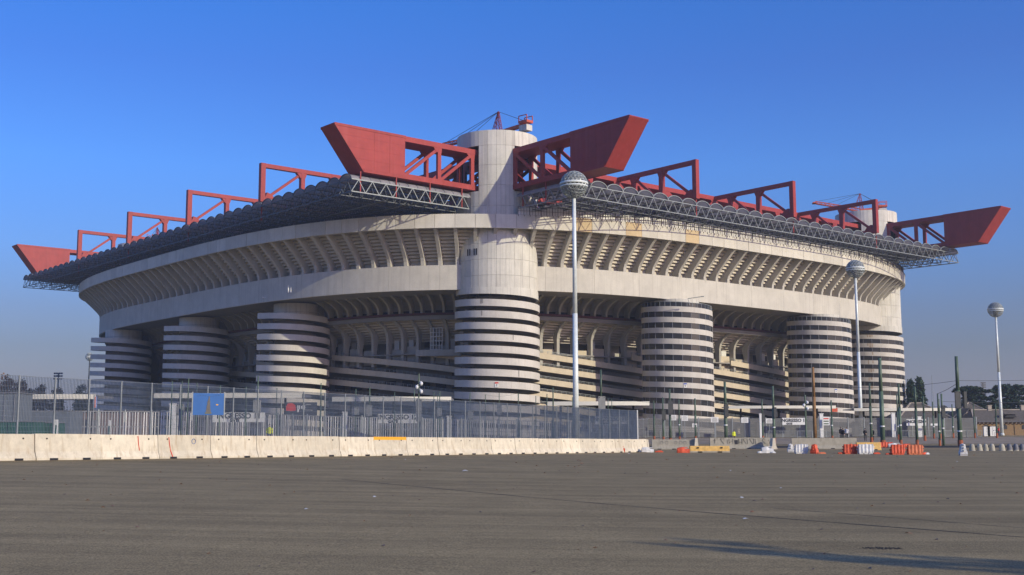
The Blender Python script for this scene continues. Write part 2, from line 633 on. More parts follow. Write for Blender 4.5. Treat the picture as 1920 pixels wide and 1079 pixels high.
def seam(name, pts, wd, label):
    q = MB()
    n = len(pts)
    for i, (x, y) in enumerate(pts):
        a = pts[max(0, i - 1)]
        bb = pts[min(n - 1, i + 1)]
        d = Vector((bb[0] - a[0], bb[1] - a[1])).normalized()
        ww = wd * (0.6 + 0.8 * rnd.random()) / 2
        q.v.append((x - d.y * ww, y + d.x * ww, gz(x, y) + 0.005))
        q.v.append((x + d.y * ww, y - d.x * ww, gz(x, y) + 0.005))
    for i in range(n - 1):
        q.f.append((2 * i, 2 * i + 1, 2 * i + 3, 2 * i + 2))
    o = q.build(name, M['seam'])
    o['kind'] = 'structure'
    return o


def px_line(a, b_, n=40, jit=0.02):
    """ground points between two photo pixels, read on the flat car park"""
    P = []
    for px, py in (a, b_):
        r = ray(px, py)
        k = -EYE / r.z
        P.append(Vector((r.x * k, r.y * k)))
    out = []
    for i in range(n + 1):
        q = P[0].lerp(P[1], i / n)
        out.append((q.x + rnd.uniform(-jit, jit), q.y + rnd.uniform(-jit, jit)))
    return out


seam('pavement_seam', px_line((640, 911), (1960, 1013)), 0.05, '')
seam('pavement_seam', px_line((1450, 955), (1960, 996)), 0.035, '')
# rough patch with loose grit
q = MB()
pr = ray(1652, 1031)
pc = Vector((pr.x, pr.y)) * (-EYE / pr.z)
for i in range(260):
    a, rr = rnd.uniform(0, 2 * PI), math.sqrt(rnd.random())
    x, y = pc.x + math.cos(a) * rr * 0.30, pc.y + math.sin(a) * rr * 0.16
    s = rnd.uniform(0.006, 0.016)
    q.box((x, y, s * 0.4), (s * 1.6, s, s), rnd.uniform(0, 3))
tag(q.build('grit', M['seam']), 'patch of dark loose grit on the asphalt beside the long tree shadow', 'grit', kind='stuff')

# ------------------------------------------------------------------ winter haze
hz = MB()
hz.box((0, 1900, 50.0), (6800, 4800, 104.0))
ho = hz.build('haze', None, kind='stuff')
hm = bpy.data.materials.new('haze_air')
hm.use_nodes = True
hn = hm.node_tree
for n_ in list(hn.nodes):
    hn.nodes.remove(n_)
pv = hn.nodes.new('ShaderNodeVolumePrincipled')
pv.inputs['Color'].default_value = (0.86, 0.93, 1.0, 1)
pv.inputs['Density'].default_value = HAZE
pv.inputs['Anisotropy'].default_value = 0.2
hout = hn.nodes.new('ShaderNodeOutputMaterial')
hn.links.new(pv.outputs[0], hout.inputs['Volume'])
ho.data.materials.append(hm)
tag(ho, 'pale winter haze filling the air over the car park and the stadium', 'haze')

# ------------------------------------------------------------------ stadium frame of reference
TH = R(40.0187)
C0 = Vector((-3.043, 243.618, 0))
U = Vector((math.cos(TH), math.sin(TH), 0))
V = Vector((-math.sin(TH), math.cos(TH), 0))
L1, L2 = 136.6, 184.8


def W(a, b, z=0.0):
    return C0 + U * a + V * b + Vector((0, 0, z))


# rim curve (superellipse), s = 0 at the near corner, s grows to the right-hand side
CX, CY, RA, RB, RN = 68.3, 92.4, 104.5, 113.0, 3.3
raw = []
NP = 3600
for i in range(NP):
    t = 2 * PI * i / NP
    c, s = math.cos(t), math.sin(t)
    raw.append(Vector((CX + RA * math.copysign(abs(c) ** (2 / RN), c), CY + RB * math.copysign(abs(s) ** (2 / RN), s))))
i0 = min(range(NP), key=lambda i: (raw[i] - Vector((-6.3, -7.3))).length)
raw = raw[i0:] + raw[:i0]
cum = [0.0]
for i in range(NP):
    cum.append(cum[-1] + (raw[(i + 1) % NP] - raw[i]).length)
PER = cum[-1]


def rimpt(s):
    s = s % PER
    lo, hi = 0, NP
    while hi - lo > 1:
        md = (lo + hi) // 2
        if cum[md] <= s:
            lo = md
        else:
            hi = md
    t = (s - cum[lo]) / max(1e-9, cum[lo + 1] - cum[lo])
    return raw[lo].lerp(raw[(lo + 1) % NP], t)


def rimn(s):
    p = rimpt(s)
    gx = math.copysign((abs(p.x - CX) / RA) ** (RN - 1) / RA, p.x - CX)
    gy = math.copysign((abs(p.y - CY) / RB) ** (RN - 1) / RB, p.y - CY)
    return Vector((gx, gy)).normalized()


def Fp(s, off, z):
    p = rimpt(s) - rimn(s) * off
    return (p.x, p.y, z)


stad = thing('stadium', 'huge concrete stadium bowl with ribbed overhanging upper tier and stacked ramps', 'stadium', C0, TH)
NR = 180
DS = PER / NR
Z_RT, Z_RB = 45.7, 42.87
Z_BT, Z_BB = 36.15, 31.0
OB = 6.2      # belt fascia inward offset
OF = 22.8     # ramp facade inward offset

old = {}
for i in range(NR):
    s0, s1 = i * DS + 0.035, (i + 1) * DS - 0.035
    q = MB()
    sub = 3
    pts = [s0 + (s1 - s0) * k / sub for k in range(sub + 1)]
    jit = rnd.uniform(-0.02, 0.02)
    for k in range(sub):
        a0, a1 = pts[k], pts[k + 1]
        q.hexa([Fp(a0, 0.5, Z_RB), Fp(a0, jit, Z_RB), Fp(a1, jit, Z_RB), Fp(a1, 0.5, Z_RB)],
               [Fp(a0, 0.5, Z_RT), Fp(a0, jit, Z_RT), Fp(a1, jit, Z_RT), Fp(a1, 0.5, Z_RT)])
    stained = i in (4, 7, 11)
    o = q.build('rim_panel', M['rim_old'] if stained else M['rim'], stad)
    if stained:
        o['label'] = 'rust-stained ochre rim panel'
# backing behind the rim joints and a walkway inside it
q = MB()
n = 360
for i in range(n):
    a0, a1 = PER * i / n, PER * (i + 1) / n
    q.hexa([Fp(a0, 0.8, Z_RB + .1), Fp(a0, 0.503, Z_RB + .1), Fp(a1, 0.503, Z_RB + .1), Fp(a1, 0.8, Z_RB + .1)],
           [Fp(a0, 0.8, Z_RT - .1), Fp(a0, 0.503, Z_RT - .1), Fp(a1, 0.503, Z_RT - .1), Fp(a1, 0.8, Z_RT - .1)])
    q.poly([Fp(a0, 0.8, 44.6), Fp(a1, 0.8, 44.6), Fp(a1, 30, 40.2), Fp(a0, 30, 40.2)])
q.build('rim_backing', M['raw'], stad)

# belt fascia in long cast segments
NB = 60
for i in range(NB):
    s0, s1 = PER * i / NB + 0.02, PER * (i + 1) / NB - 0.02
    q = MB()
    for k in range(6):
        a0, a1 = s0 + (s1 - s0) * k / 6, s0 + (s1 - s0) * (k + 1) / 6
        q.hexa([Fp(a0, OB + .6, Z_BB), Fp(a0, OB, Z_BB), Fp(a1, OB, Z_BB), Fp(a1, OB + .6, Z_BB)],
               [Fp(a0, OB + .6, Z_BT), Fp(a0, OB, Z_BT), Fp(a1, OB, Z_BT), Fp(a1, OB + .6, Z_BT)])
    q.build('fascia_segment', M['fascia'], stad)
q = MB()
for i in range(n):
    a0, a1 = PER * i / n, PER * (i + 1) / n
    q.hexa([Fp(a0, OB + 1.2, Z_BB + .25), Fp(a0, OB + .602, Z_BB + .25), Fp(a1, OB + .602, Z_BB + .25), Fp(a1, OB + 1.2, Z_BB + .25)],
           [Fp(a0, OB + 1.2, Z_BT - .2), Fp(a0, OB + .602, Z_BT - .2), Fp(a1, OB + .602, Z_BT - .2), Fp(a1, OB + 1.2, Z_BT - .2)])
    # underside of the belt walkway
    q.poly([Fp(a0, OB + .6, Z_BB + .22), Fp(a0, OF + 9, Z_BB + .22), Fp(a1, OF + 9, Z_BB + .22), Fp(a1, OB + .6, Z_BB + .22)])
    q.poly([Fp(a0, OB + .6, Z_BT - .3), Fp(a0, OB + 2.2, Z_BT - .3), Fp(a1, OB + 2.2, Z_BT - .3), Fp(a1, OB + .6, Z_BT - .3)])
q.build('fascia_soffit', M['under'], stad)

# seating underside: a recessed wall and sawtooth steps up to the rim
NS = 12
q = MB()
prof = [(OB + 2.3, Z_BT - .3), (OB + 2.3, 37.4)]
x0, z0, x1, z1 = OB + 2.3, 37.4, 0.9, 45.0
for k in range(NS):
    xx = x0 + (x1 - x0) * (k + 1) / NS
    zz = z0 + (z1 - z0) * (k + 1) / NS
    pz = prof[-1][1]
    prof.append((xx, pz - 0.03))
    prof.append((xx, pz + 0.62 * (zz - pz)))
    prof.append((xx + 0.34, pz + 0.66 * (zz - pz)))
    prof.append((xx + 0.34, zz))
NSS = 360
for i in range(NSS):
    a0, a1 = PER * i / NSS, PER * (i + 1) / NSS
    for k in range(len(prof) - 1):
        (o0, h0), (o1, h1) = prof[k], prof[k + 1]
        q.poly([Fp(a0, o0, h0), Fp(a1, o0, h0), Fp(a1, o1, h1), Fp(a0, o1, h1)])
q.build('seating_underside', M['step'], stad, kind='stuff')


def place_rib(name, me, s, off, mat):
    p = rimpt(s) - rimn(s) * off
    nn = rimn(s)
    return put(name, me, mat, stad, (p.x, p.y, 0), math.atan2(nn.y, nn.x) + PI / 2)


# local frame of a rib: -y points outward, z up
def fin(outer, inner, th):
    q = MB()
    n = len(outer)
    for k in range(n - 1):
        (y0, z0_), (y1, z1_) = outer[k], outer[k + 1]
        (u0, w0), (u1, w1) = inner[k], inner[k + 1]
        h = th / 2
        q.hexa([(-h, -y0, z0_), (h, -y0, z0_), (h, -u0, w0), (-h, -u0, w0)],
               [(-h, -y1, z1_), (h, -y1, z1_), (h, -u1, w1), (-h, -u1, w1)])
    return q.mesh('rib')


outer = [(0.0, 36.1), (.1, 37.0), (.4, 37.7), (1.0, 38.4), (2.6, 40.0), (4.2, 41.5), (5.1, 42.3), (5.8, 42.75), (6.15, 42.86)]
inner = [(-2.2, 36.1), (-2.2, 37.0), (-2.2, 37.7), (-1.6, 38.3), (0.2, 40.1), (1.9, 41.8), (3.1, 43.0), (4.2, 44.1), (5.5, 45.3)]
rib_me = fin(outer, inner, 0.72)
for i in range(NR):
    place_rib('rib', rib_me, i * DS, OB, M['rib'])

# ---- lower facade, only round the sides the car park sees
S_L, S_R = -262.0, 215.0
OK_ = OF - 4.0
# brackets under the belt: curved ribs with panels between
outer = [(0.0, 27.6), (0.0, 28.4), (0.3, 29.1), (1.0, 29.8), (2.3, 30.5), (4.2, 31.2)]
inner = [(-1.5, 27.6), (-1.5, 28.4), (-1.4, 29.4), (-1.0, 30.4), (-0.3, 31.2), (0.9, 31.25)]
br_me = fin(outer, inner, 0.5)
s = S_L
while s < S_R:
    place_rib('bracket', br_me, s, OK_, M['raw'])
    s += 3.75
q = MB()
step = 3.75
s = S_L
prof = [(OK_ + 1.6, 28.3), (OK_ + 1.4, 29.3), (OK_ + 0.8, 30.3), (OK_ - 0.6, Z_BB + .2)]
while s < S_R:
    for k in range(3):
        (o0, h0), (o1, h1) = prof[k], prof[k + 1]
        q.poly([Fp(s, o0, h0), Fp(s + step, o0, h0), Fp(s + step, o1, h1), Fp(s, o1, h1)])
    s += step
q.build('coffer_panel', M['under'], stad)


def strip(name, mat, o0, o1, z0, z1, s0=S_L, s1=S_R, ds=3.0, kind=None, zf=None, parent=stad):
    q = MB()
    n = max(1, int(round((s1 - s0) / ds)))
    for i in range(n):
        a0, a1 = s0 + (s1 - s0) * i / n, s0 + (s1 - s0) * (i + 1) / n
        d0 = zf(a0) if zf else 0
        d1 = zf(a1) if zf else 0
        q.hexa([Fp(a0, o1, z0 + d0), Fp(a0, o0, z0 + d0), Fp(a1, o0, z0 + d1), Fp(a1, o1, z0 + d1)],
               [Fp(a0, o1, z1 + d0), Fp(a0, o0, z1 + d0), Fp(a1, o0, z1 + d1), Fp(a1, o1, z1 + d1)])
    return q.build(name, mat, parent, kind=kind)


strip('red_walkway', M['darkred'], OK_ - 0.4, OK_ + 2.5, 27.15, 27.6)
strip('ring_beam', M['under'], OK_ + .1, OK_ + 1.1, 26.2, 27.1)
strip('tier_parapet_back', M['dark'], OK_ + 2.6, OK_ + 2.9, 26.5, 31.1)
strip('concourse_back_wall', M['raw'], OF + 9.0, OF + 9.5, 16, 31.5)
# tier two: sawtooth steps going down and inward
q = MB()
prof = [(OK_ + 1.1, 26.6)]
for k in range(9):
    pz = prof[-1][1]
    prof.append((OK_ + 1.1 + 0.95 * (k + 1), pz + 0.02))
    prof.append((OK_ + 1.1 + 0.95 * (k + 1), pz - 0.16))
    prof.append((OK_ + 0.75 + 0.95 * (k + 1), pz - 0.18))
    prof.append((OK_ + 0.75 + 0.95 * (k + 1), pz - 0.50))
s = S_L
while s < S_R:
    for k in range(len(prof) - 1):
        (o0, h0), (o1, h1) = prof[k], prof[k + 1]
        q.poly([Fp(s, o0, h0), Fp(s + 2.5, o0, h0), Fp(s + 2.5, o1, h1), Fp(s, o1, h1)])
    s += 2.5
q.build('lower_tier_underside', M['step'], stad, kind='stuff')
# curved columns carrying it
outer = [(-0.4, 16.5), (-0.4, 20.0), (-0.35, 22.6), (0.0, 23.8), (1.0, 25.0), (3.6, 26.3)]
inner = [(-1.5, 16.5), (-1.5, 20.0), (-1.9, 22.2), (-2.2, 23.2), (-0.9, 24.6), (2.4, 26.5)]
col_me = fin(outer, inner, 0.7)
s = S_L
k = 0
while s < S_R:
    place_rib('column', col_me, s, OF, M['raw'])
    # low parapet blocks and panels between the columns, as they stand in the photograph
    k += 1
    if k % 3 != 0:
        strip('concourse_parapet', M['ramp'] if s > 0 else M['raw'], OF + 1.6, OF + 1.9, 17, 20.9 if k % 2 else 20.3, s + 0.8, s + 5.2, 2.2)
    s += 5.75
# dark doors, and white panels standing for bright sky seen through openings
s = S_L
k = 0
while s < S_R:
    k += 1
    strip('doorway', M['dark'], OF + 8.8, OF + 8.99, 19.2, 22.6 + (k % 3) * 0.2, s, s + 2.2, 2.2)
    if k % 4 in (1, 2):
        strip('sky_gap_panel', M['white'], OF + 4.6, OF + 5.4, 19.6, 22.9, s + 3.0, s + 5.0, 2)
    s += 6.1

# ramp parapets: bands that wind down to the right, 2.8 m apart
SL = 0.077


def ramp_z(k, s):
    return 23.6 - 2.8 * k - SL * s


for k in range(-6, 15):
    # clip to the strip of heights the facade has
    sa = (23.6 - 2.8 * k - 19.75) / SL
    sb = (23.6 - 2.8 * k - 1.4) / SL
    a = max(S_L, sa)
    bb = min(S_R, sb)
    if bb - a < 4:
        continue
    strip('ramp_parapet', M['ramp'], OF - 0.3, OF, -1.25, 0.0, a, bb, 3.0, zf=lambda s, k=k: ramp_z(k, s))
    strip('ramp_floor', M['under'], OF + 0.01, OF + 4.6, -1.24, -0.95, a, bb, 3.0, zf=lambda s, k=k: ramp_z(k, s))
    q = MB()
    s = a
    while s < bb - 1.6:
        p0 = Vector(Fp(s, OF - 0.1, ramp_z(k, s) + 0.02))
        p1 = Vector(Fp(s + 1.6, OF - 0.1, ramp_z(k, s + 1.6) + 0.02))
        up = Vector((0, 0, 0.55))
        q.bar(p0, p0 + up, 0.07)
        q.bar(p0 + up, p1 + up, 0.07)
        q.bar(p0 + up * .5, p1 + up * .5, 0.04)
        s += 1.6
    q.build('railing', M['galv'], stad, kind='stuff')
# top terrace in front of the columns
strip('terrace_floor', M['under'], OF + 0.02, OF + 9.0, 18.9, 19.15)
# facade wall behind the ramps with dark bays
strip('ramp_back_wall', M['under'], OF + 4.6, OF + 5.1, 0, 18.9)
s = S_L + 3
while s < S_R - 6:
    for zz in (3.2, 6.0, 8.8, 11.6, 14.4):
        ln = 4.5
        if rnd.random() < 0.7:
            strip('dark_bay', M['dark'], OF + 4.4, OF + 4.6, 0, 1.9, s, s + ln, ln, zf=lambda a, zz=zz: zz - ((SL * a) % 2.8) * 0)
    s += 7.2
# balcony beside the central tower (left) with the framed grille behind it
strip('balcony', M['raw'], OF - 2.2, OF - 1.8, 18.4, 19.75, -25, -9, 2.6)
strip('balcony_floor', M['under'], OF - 1.79, OF, 18.4, 18.65, -25, -9, 2.6)
q = MB()
g0, g1 = -20.6, -16.2
for k in range(5):
    s = g0 + (g1 - g0) * k / 4
    q.bar(Fp(s, OF - 0.6, 19.9), Fp(s, OF - 0.6, 24.6), 0.12)
for k in range(6):
    z = 19.9 + 4.7 * k / 5
    q.bar(Fp(g0, OF - 0.6, z), Fp(g1, OF - 0.6, z), 0.12)
q.build('grille_frame', M['white'], stad)
# pale windscreen panels standing on the right half of the rim
s = 4.6
ps = 1.22
while s < 176:
    q = MB()
    a0, a1 = s + 0.05, s + ps - 0.05
    q.hexa([Fp(a0, .45, Z_RT + .02), Fp(a0, .4, Z_RT + .02), Fp(a1, .4, Z_RT + .02), Fp(a1, .45, Z_RT + .02)],
           [Fp(a0, .45, Z_RT + 1.62), Fp(a0, .4, Z_RT + 1.62), Fp(a1, .4, Z_RT + 1.62), Fp(a1, .45, Z_RT + 1.62)])
    q.build('screen_panel', M['screen'], stad)
    s += ps
q = MB()
s = 4.6
k = 0
while s < 176:
    q.bar(Fp(s, 0.3, Z_RT), Fp(s, 0.3, Z_RT + 1.7), 0.085 if k % 2 == 0 else 0.05)
    q.bar(Fp(s, -0.08, Z_RT - 0.35), Fp(s, -0.08, Z_RT - .02), 0.07)
    q.bar(Fp(s + ps / 2, 0.3, Z_RT), Fp(s + ps / 2, 0.3, Z_RT + 1.6), 0.035)
    for zz in (0.05, 0.85, 1.66):
        q.bar(Fp(s, 0.3, Z_RT + zz), Fp(s + ps, 0.3, Z_RT + zz), 0.05)
    s += ps
    k += 1
q.build('screen_frame', M['frame'], stad)

# ------------------------------------------------------------------ towers
PIT = 2.35


def helix(a):
    return -PIT * a / (2 * PI)


def square_left(q, Rr):
    """the open ramps leave the round on their left: straight run, then a corner"""
    out = []
    for x, y, z in q.v:
        ph = math.atan2(x, -y)
        k = 1.0
        if -R(64) < ph < -R(38):
            k = 1 / math.cos(ph + R(38))
        elif -R(90) < ph <= -R(64):
            k = 1 / abs(math.sin(ph))
        out.append((x * k, y * k, z))
    q.v = out


def ring_mesh(Rr, h, th=0.3, sq=False):
    q = MB()
    q.lathe([(Rr, -h), (Rr, 0), (Rr - th, 0), (Rr - th, -h), (Rr, -h)], 90, a0=-PI, a1=PI, dz=helix)
    if sq:
        square_left(q, Rr)
    return q.mesh('ring_band')


def slab_mesh(Rr, r0, h, sq=False):
    q = MB()
    q.lathe([(Rr - .301, -h + .02), (r0 - .05, -h + .02)], 90, a0=-PI, a1=PI, dz=helix)
    q.lathe([(Rr - .301, -h + .22), (r0 - .05, -h + .22)], 90, a0=-PI, a1=PI, dz=helix)
    if sq:
        square_left(q, Rr)
    return q.mesh('ramp_slab')


def arc_panel(Rr, th, a, z0, z1, n=2, tilt=False):
    q = MB()
    for i in range(n):
        b0, b1 = -a / 2 + a * i / n, -a / 2 + a * (i + 1) / n
        d0 = helix(b0) if tilt else 0
        d1 = helix(b1) if tilt else 0

        def P(r, t, z):
            return (r * math.sin(t), -r * math.cos(t), z)
        q.hexa([P(Rr - th, b0, z0 + d0), P(Rr, b0, z0 + d0), P(Rr, b1, z0 + d1), P(Rr - th, b1, z0 + d1)],
               [P(Rr - th, b0, z1 + d0), P(Rr, b0, z1 + d0), P(Rr, b1, z1 + d1), P(Rr - th, b1, z1 + d1)])
    return q.mesh('panel')


NPAN = 28
DA = 2 * PI / NPAN
RC = 8.5
ZTOP = 63.6
rows = [(31.0, 33.5), (33.5, 36.8), (36.8, 40.1), (40.1, 43.9), (43.9, 47.8), (47.8, 52.1), (52.1, 56.3), (56.3, 60.4), (60.4, ZTOP)]
row_me = [arc_panel(RC, 0.32, DA - 0.005, z0 + .02, z1 - .02) for z0, z1 in rows]
short_me = arc_panel(RC, 0.32, DA - 0.005, 47.82, 50.9)
skirt_me = {}
LIP = 0.2


def in_slot(x, y):
    """tower-local world xy -> is it where a girder passes?"""
    p = Vector((x, y, 0))
    a, b_ = p.dot(U), p.dot(V)
    return abs(a) < 2.75 or abs(b_) < 2.75


rb = {(r, h): (ring_mesh(r, h), None) for r, h in ((8.85, 1.4), (7.9, 1.3), (7.9, 1.15), (8.85, 1.15))}
slabs = {r: slab_mesh(r, 4.7, 1.3) for r in (8.85, 7.9)}
sq_band = ring_mesh(7.9, 1.3, sq=True)
sq_slab = slab_mesh(7.9, 4.7, 1.3, True)
WN = 24
pane_me = {r: arc_panel(r - 0.12, 0.06, 2 * PI / WN - 0.012, -1.15 - 1.19, -1.16, 1, True) for r in (8.85, 7.9)}
cpane_me = {r: pane_me[r].copy() for r in pane_me}
for me in pane_me.values():
    me.materials.append(M['window'])
for me in cpane_me.values():
    me.materials.append(M['curtain'])
back_me = {}
for r in (8.85, 7.9):
    q = MB()
    q.lathe([(r - .35, 0.5), (r - .35, 30)], 48)
    back_me[r] = q.mesh('inner_wall')


def rings(t, Rr, z_first, glazed, nring, base_z=0.9, curtain=False, first_glass=False):
    h = 1.15 if glazed else (1.4 if Rr > 8 else 1.3)
    me = rb[(Rr, h)][0]
    sl_ = slabs[Rr]
    if not glazed and Rr < 8:
        me, sl_ = sq_band, sq_slab
    for k in range(nring):
        z = z_first - PIT * k
        if z < base_z:
            break
        put('ring_band', me, M['band'], t, (0, 0, z))
        put('ramp_slab', sl_, M['under'], t, (0, 0, z))
        if glazed:
            for i in range(WN):
                a = -PI + (i + 0.5) * 2 * PI / WN
                if abs(a) > R(112):
                    continue
                # azimuth of the pane on the left (towards the stadium wall) sometimes has curtains
                cur = curtain and (-R(52) < a < -R(38)) and k in (4, 5, 6, 8)
                put('window_pane', cpane_me[Rr] if cur else pane_me[Rr], None, t, (0, 0, z + helix(a)), a)
    if glazed:
        q = MB()
        for k in range(nring):
            z = z_first - PIT * k
            if z < base_z:
                break
            for i in range(WN):
                a = -PI + i * 2 * PI / WN
                if abs(a) < R(115):
                    x, y = (Rr - .09) * math.sin(a), -(Rr - .09) * math.cos(a)
                    q.bar((x, y, z + helix(a) - 1.16), (x, y, z + helix(a) - PIT + .01), .085, .06)
        q.build('mullions', M['slat'], t, kind='stuff')
    # inner core
    q = MB()
    q.lathe([(4.7, 0), (4.7, z_first + 1.2)], 40)
    q.build('core', M['under'], t, smooth=True)
    if glazed:
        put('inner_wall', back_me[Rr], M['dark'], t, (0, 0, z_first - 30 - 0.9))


def neck(t, r, z0, z1):
    q = MB()
    q.lathe([(r, z0), (r, z1), (0.1, z1)], 40)
    q.build('neck', M['tower'], t, smooth=False)
    q = MB()
    q.lathe([(r + .03, (z0 + z1) / 2 + .02), (r + .06, (z0 + z1) / 2), (r + .03, (z0 + z1) / 2 - .06)], 40)
    q.build('joint_ring', M['raw'], t)


def sign_plate(parent, ang, Rr, z, wd, ht, txt, top=None, tcol='ink', face='white', txtsize=None):
    """small number plate fixed to a round tower"""
    p = Vector((Rr * math.sin(ang), -Rr * math.cos(ang), z))
    q = MB()
    q.box((0, -0.06, 0), (wd, 0.06, ht))
    o = q.build('number_plate', M[face], parent, p, ang)
    if top:
        q = MB()
        q.box((0, -0.095, ht * 0.36), (wd * 1.02, 0.03, ht * 0.28))
        q.build('plate_header', M[top], parent, p, ang)
    if txt:
        tx = text_mesh(txt, (txtsize or ht * 0.62), M[tcol], 'plate_number')
        tx.parent = parent
        tx.location = (p.x + 0.10 * math.sin(ang), p.y - 0.10 * math.cos(ang), p.z - ht * 0.14)
        tx.rotation_euler = (PI / 2, 0, ang)
    return o


def text_mesh(body, size, mat, name, align='CENTER', extrude=0.01, space=1.0, bold=0.0):
    cu = bpy.data.curves.new(name, 'FONT')
    cu.body = body
    cu.size = size
    cu.align_x = align
    cu.align_y = 'CENTER'
    cu.extrude = extrude
    cu.offset = bold
    cu.resolution_u = 3
    cu.space_character = space
    tmp = bpy.data.objects.new(name, cu)
    C.objects.link(tmp)
    dg = bpy.context.evaluated_depsgraph_get()
    me = bpy.data.meshes.new_from_object(tmp.evaluated_get(dg))
    C.objects.unlink(tmp)
    bpy.data.objects.remove(tmp)
    me.name = name
    me.materials.clear()
    me.materials.append(mat)
    o = bpy.data.objects.new(name, me)
    C.objects.link(o)
    return o


def corner_tower(label, a, b_, glazed, curtain=False, lower=True):
    t = thing('corner_tower', label, 'tower', W(a, b_), 0.0, 'tall corner towers carrying the roof girders')
    for ri, (z0, z1) in enumerate(rows):
        if not lower and z1 < 46:
            continue
        for i in range(NPAN):
            an = (i + 0.5) * DA
            x, y = RC * math.sin(an), -RC * math.cos(an)
            me = row_me[ri]
            if in_slot(x, y):
                if 52 < z1 < 61 and z0 > 52:
                    continue
                if 47 < z0 < 48:
                    me = short_me
            put('cast_panel', me, M['tower'], t, (0, 0, 0), an)
    # inner shell behind the joints, open where the girders pass
    q = MB()
    for z0, z1, cut in ((31, 50.9, False), (50.9, 60.4, True), (60.4, ZTOP - .3, False)):
        for i in range(NPAN * 2):
            a0, a1 = i * DA / 2, (i + 1) * DA / 2
            am = (i // 2 + 0.5) * DA
            if cut and in_slot(RC * math.sin(am), -RC * math.cos(am)):
                continue
            r = RC - 0.33
            q.poly([(r * math.sin(a0), -r * math.cos(a0), z0), (r * math.sin(a1), -r * math.cos(a1), z0),
                    (r * math.sin(a1), -r * math.cos(a1), z1), (r * math.sin(a0), -r * math.cos(a0), z1)])
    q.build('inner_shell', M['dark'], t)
    q = MB()
    q.lathe([(RC - .3, ZTOP - .5), (0.1, ZTOP - .5)], 40)
    q.lathe([(RC - .3, 50.6), (0.1, 50.6)], 40)
    q.build('deck', M['raw'], t)
    if lower:
        q = MB()
        q.lathe([(RC + .12, 29.6), (RC + .12, 31.02), (RC - .3, 31.02), (RC - .3, 29.6), (RC + .12, 29.6)], 72, a0=-PI, a1=PI,
                dz=None)
        # bottom edge follows the ramp
        q2 = MB()
        q2.v, q2.f = [], []
        for i in range(73):
            a = -PI + 2 * PI * i / 72
            zb = 29.6 + helix(a) * 0.9
            for r, z in ((RC + .12, zb), (RC + .12, 31.03), (RC - .3, 31.03), (RC - .3, zb)):
                q2.v.append((r * math.sin(a), -r * math.cos(a), z))
        for i in range(72):
            for k in range(4):
                kk = (k + 1) % 4
                q2.f.append((i * 4 + k, (i + 1) * 4 + k, (i + 1) * 4 + kk, i * 4 + kk))
        q2.build('skirt', M['tower'], t)
        rings(t, 8.85, 28.5 if not glazed else 28.4, glazed, 12, curtain=curtain)
    return t


t0 = corner_tower('round concrete tower at the near corner with open spiral ramp and crane on top', 0, 0, False)
# slit windows left of centre
q = MB()
for px in (877, 881, 889.5, 894):
    an = math.asin(max(-1, min(1, (px - 932) / 79.0)))
    x, y = (RC + 0.03) * math.sin(an), -(RC + 0.03) * math.cos(an)
    q.box((x, y, 38.4), (0.26, 0.12, 1.35), an)
q.build('slit_window', M['dark'], t0)
sign_plate(t0, R(0), 8.85, 28.5 - PIT * 7 - 0.75 - helix(0), 0.7, 1.0, '8', 'redink')
t1 = corner_tower('round concrete tower at the right corner with glazed spiral ramp', L1, 0, True)
def stain(tower, ang, Rr, z, ht, wd, mt):
    me = arc_panel(Rr + .006, .02, wd / Rr, -ht, 0, 1, True)
    put('water_stain', me, mt, tower, (0, 0, z + helix(ang)), ang)


st_b = concrete('rusty_water_stain', (0.44, 0.34, 0.24), var=0.25, scale=1.5)
st_g = concrete('dark_water_stain', (0.30, 0.28, 0.25), var=0.3, scale=1.5)
for k in range(7):
    for da, wd_ in ((-4, .35), (0, .5), (3.5, .3)):
        if rnd.random() < .8:
            stain(t1, R(-18 + da), 8.85, 28.4 - PIT * k - .02, rnd.uniform(.6, 1.1), wd_, st_b)
for k, a_, wd_ in ((0, -21, .35), (0, -19, .25), (1, -20, .3), (3, 22, .2), (6, 30, .25)):
    stain(t0, R(a_), 8.85, 28.5 - PIT * k - .02, rnd.uniform(.8, 1.3), wd_, st_g)
t3 = corner_tower('round tower top peeking over the roof at the far left', 0, L2, False, lower=False)

TW = {}


def mid_tower(label, a, b_, glazed, curtain=False, zf=28.35):
    t = thing('ramp_tower', label, 'tower', W(a, b_), 0.0, 'spiral ramp towers under the upper tier')
    rings(t, 7.9, zf, glazed, 12, curtain=curtain)
    neck(t, 5.0, zf - 1.3, Z_BB - .02)
    if glazed:
        q = MB()
        for i in range(41):
            an = -PI + i * 2 * PI / 40
            x, y = 7.75 * math.sin(an), -7.75 * math.cos(an)
            q.bar((x, y, zf + helix(an)), (x, y, zf + helix(an) + 1.05), 0.07)
        q.lathe([(7.78, 1.0 + zf), (7.78, 1.07 + zf), (7.72, 1.07 + zf)], 60, a0=-PI, a1=PI, dz=helix)
        q.build('railing', M['galv'], t)
        q = MB()
        q.lathe([(7.74, zf), (7.74, zf + 0.98)], 60, a0=-PI, a1=PI, dz=helix)
        q.build('glass_guard', M['window'], t)
    return t


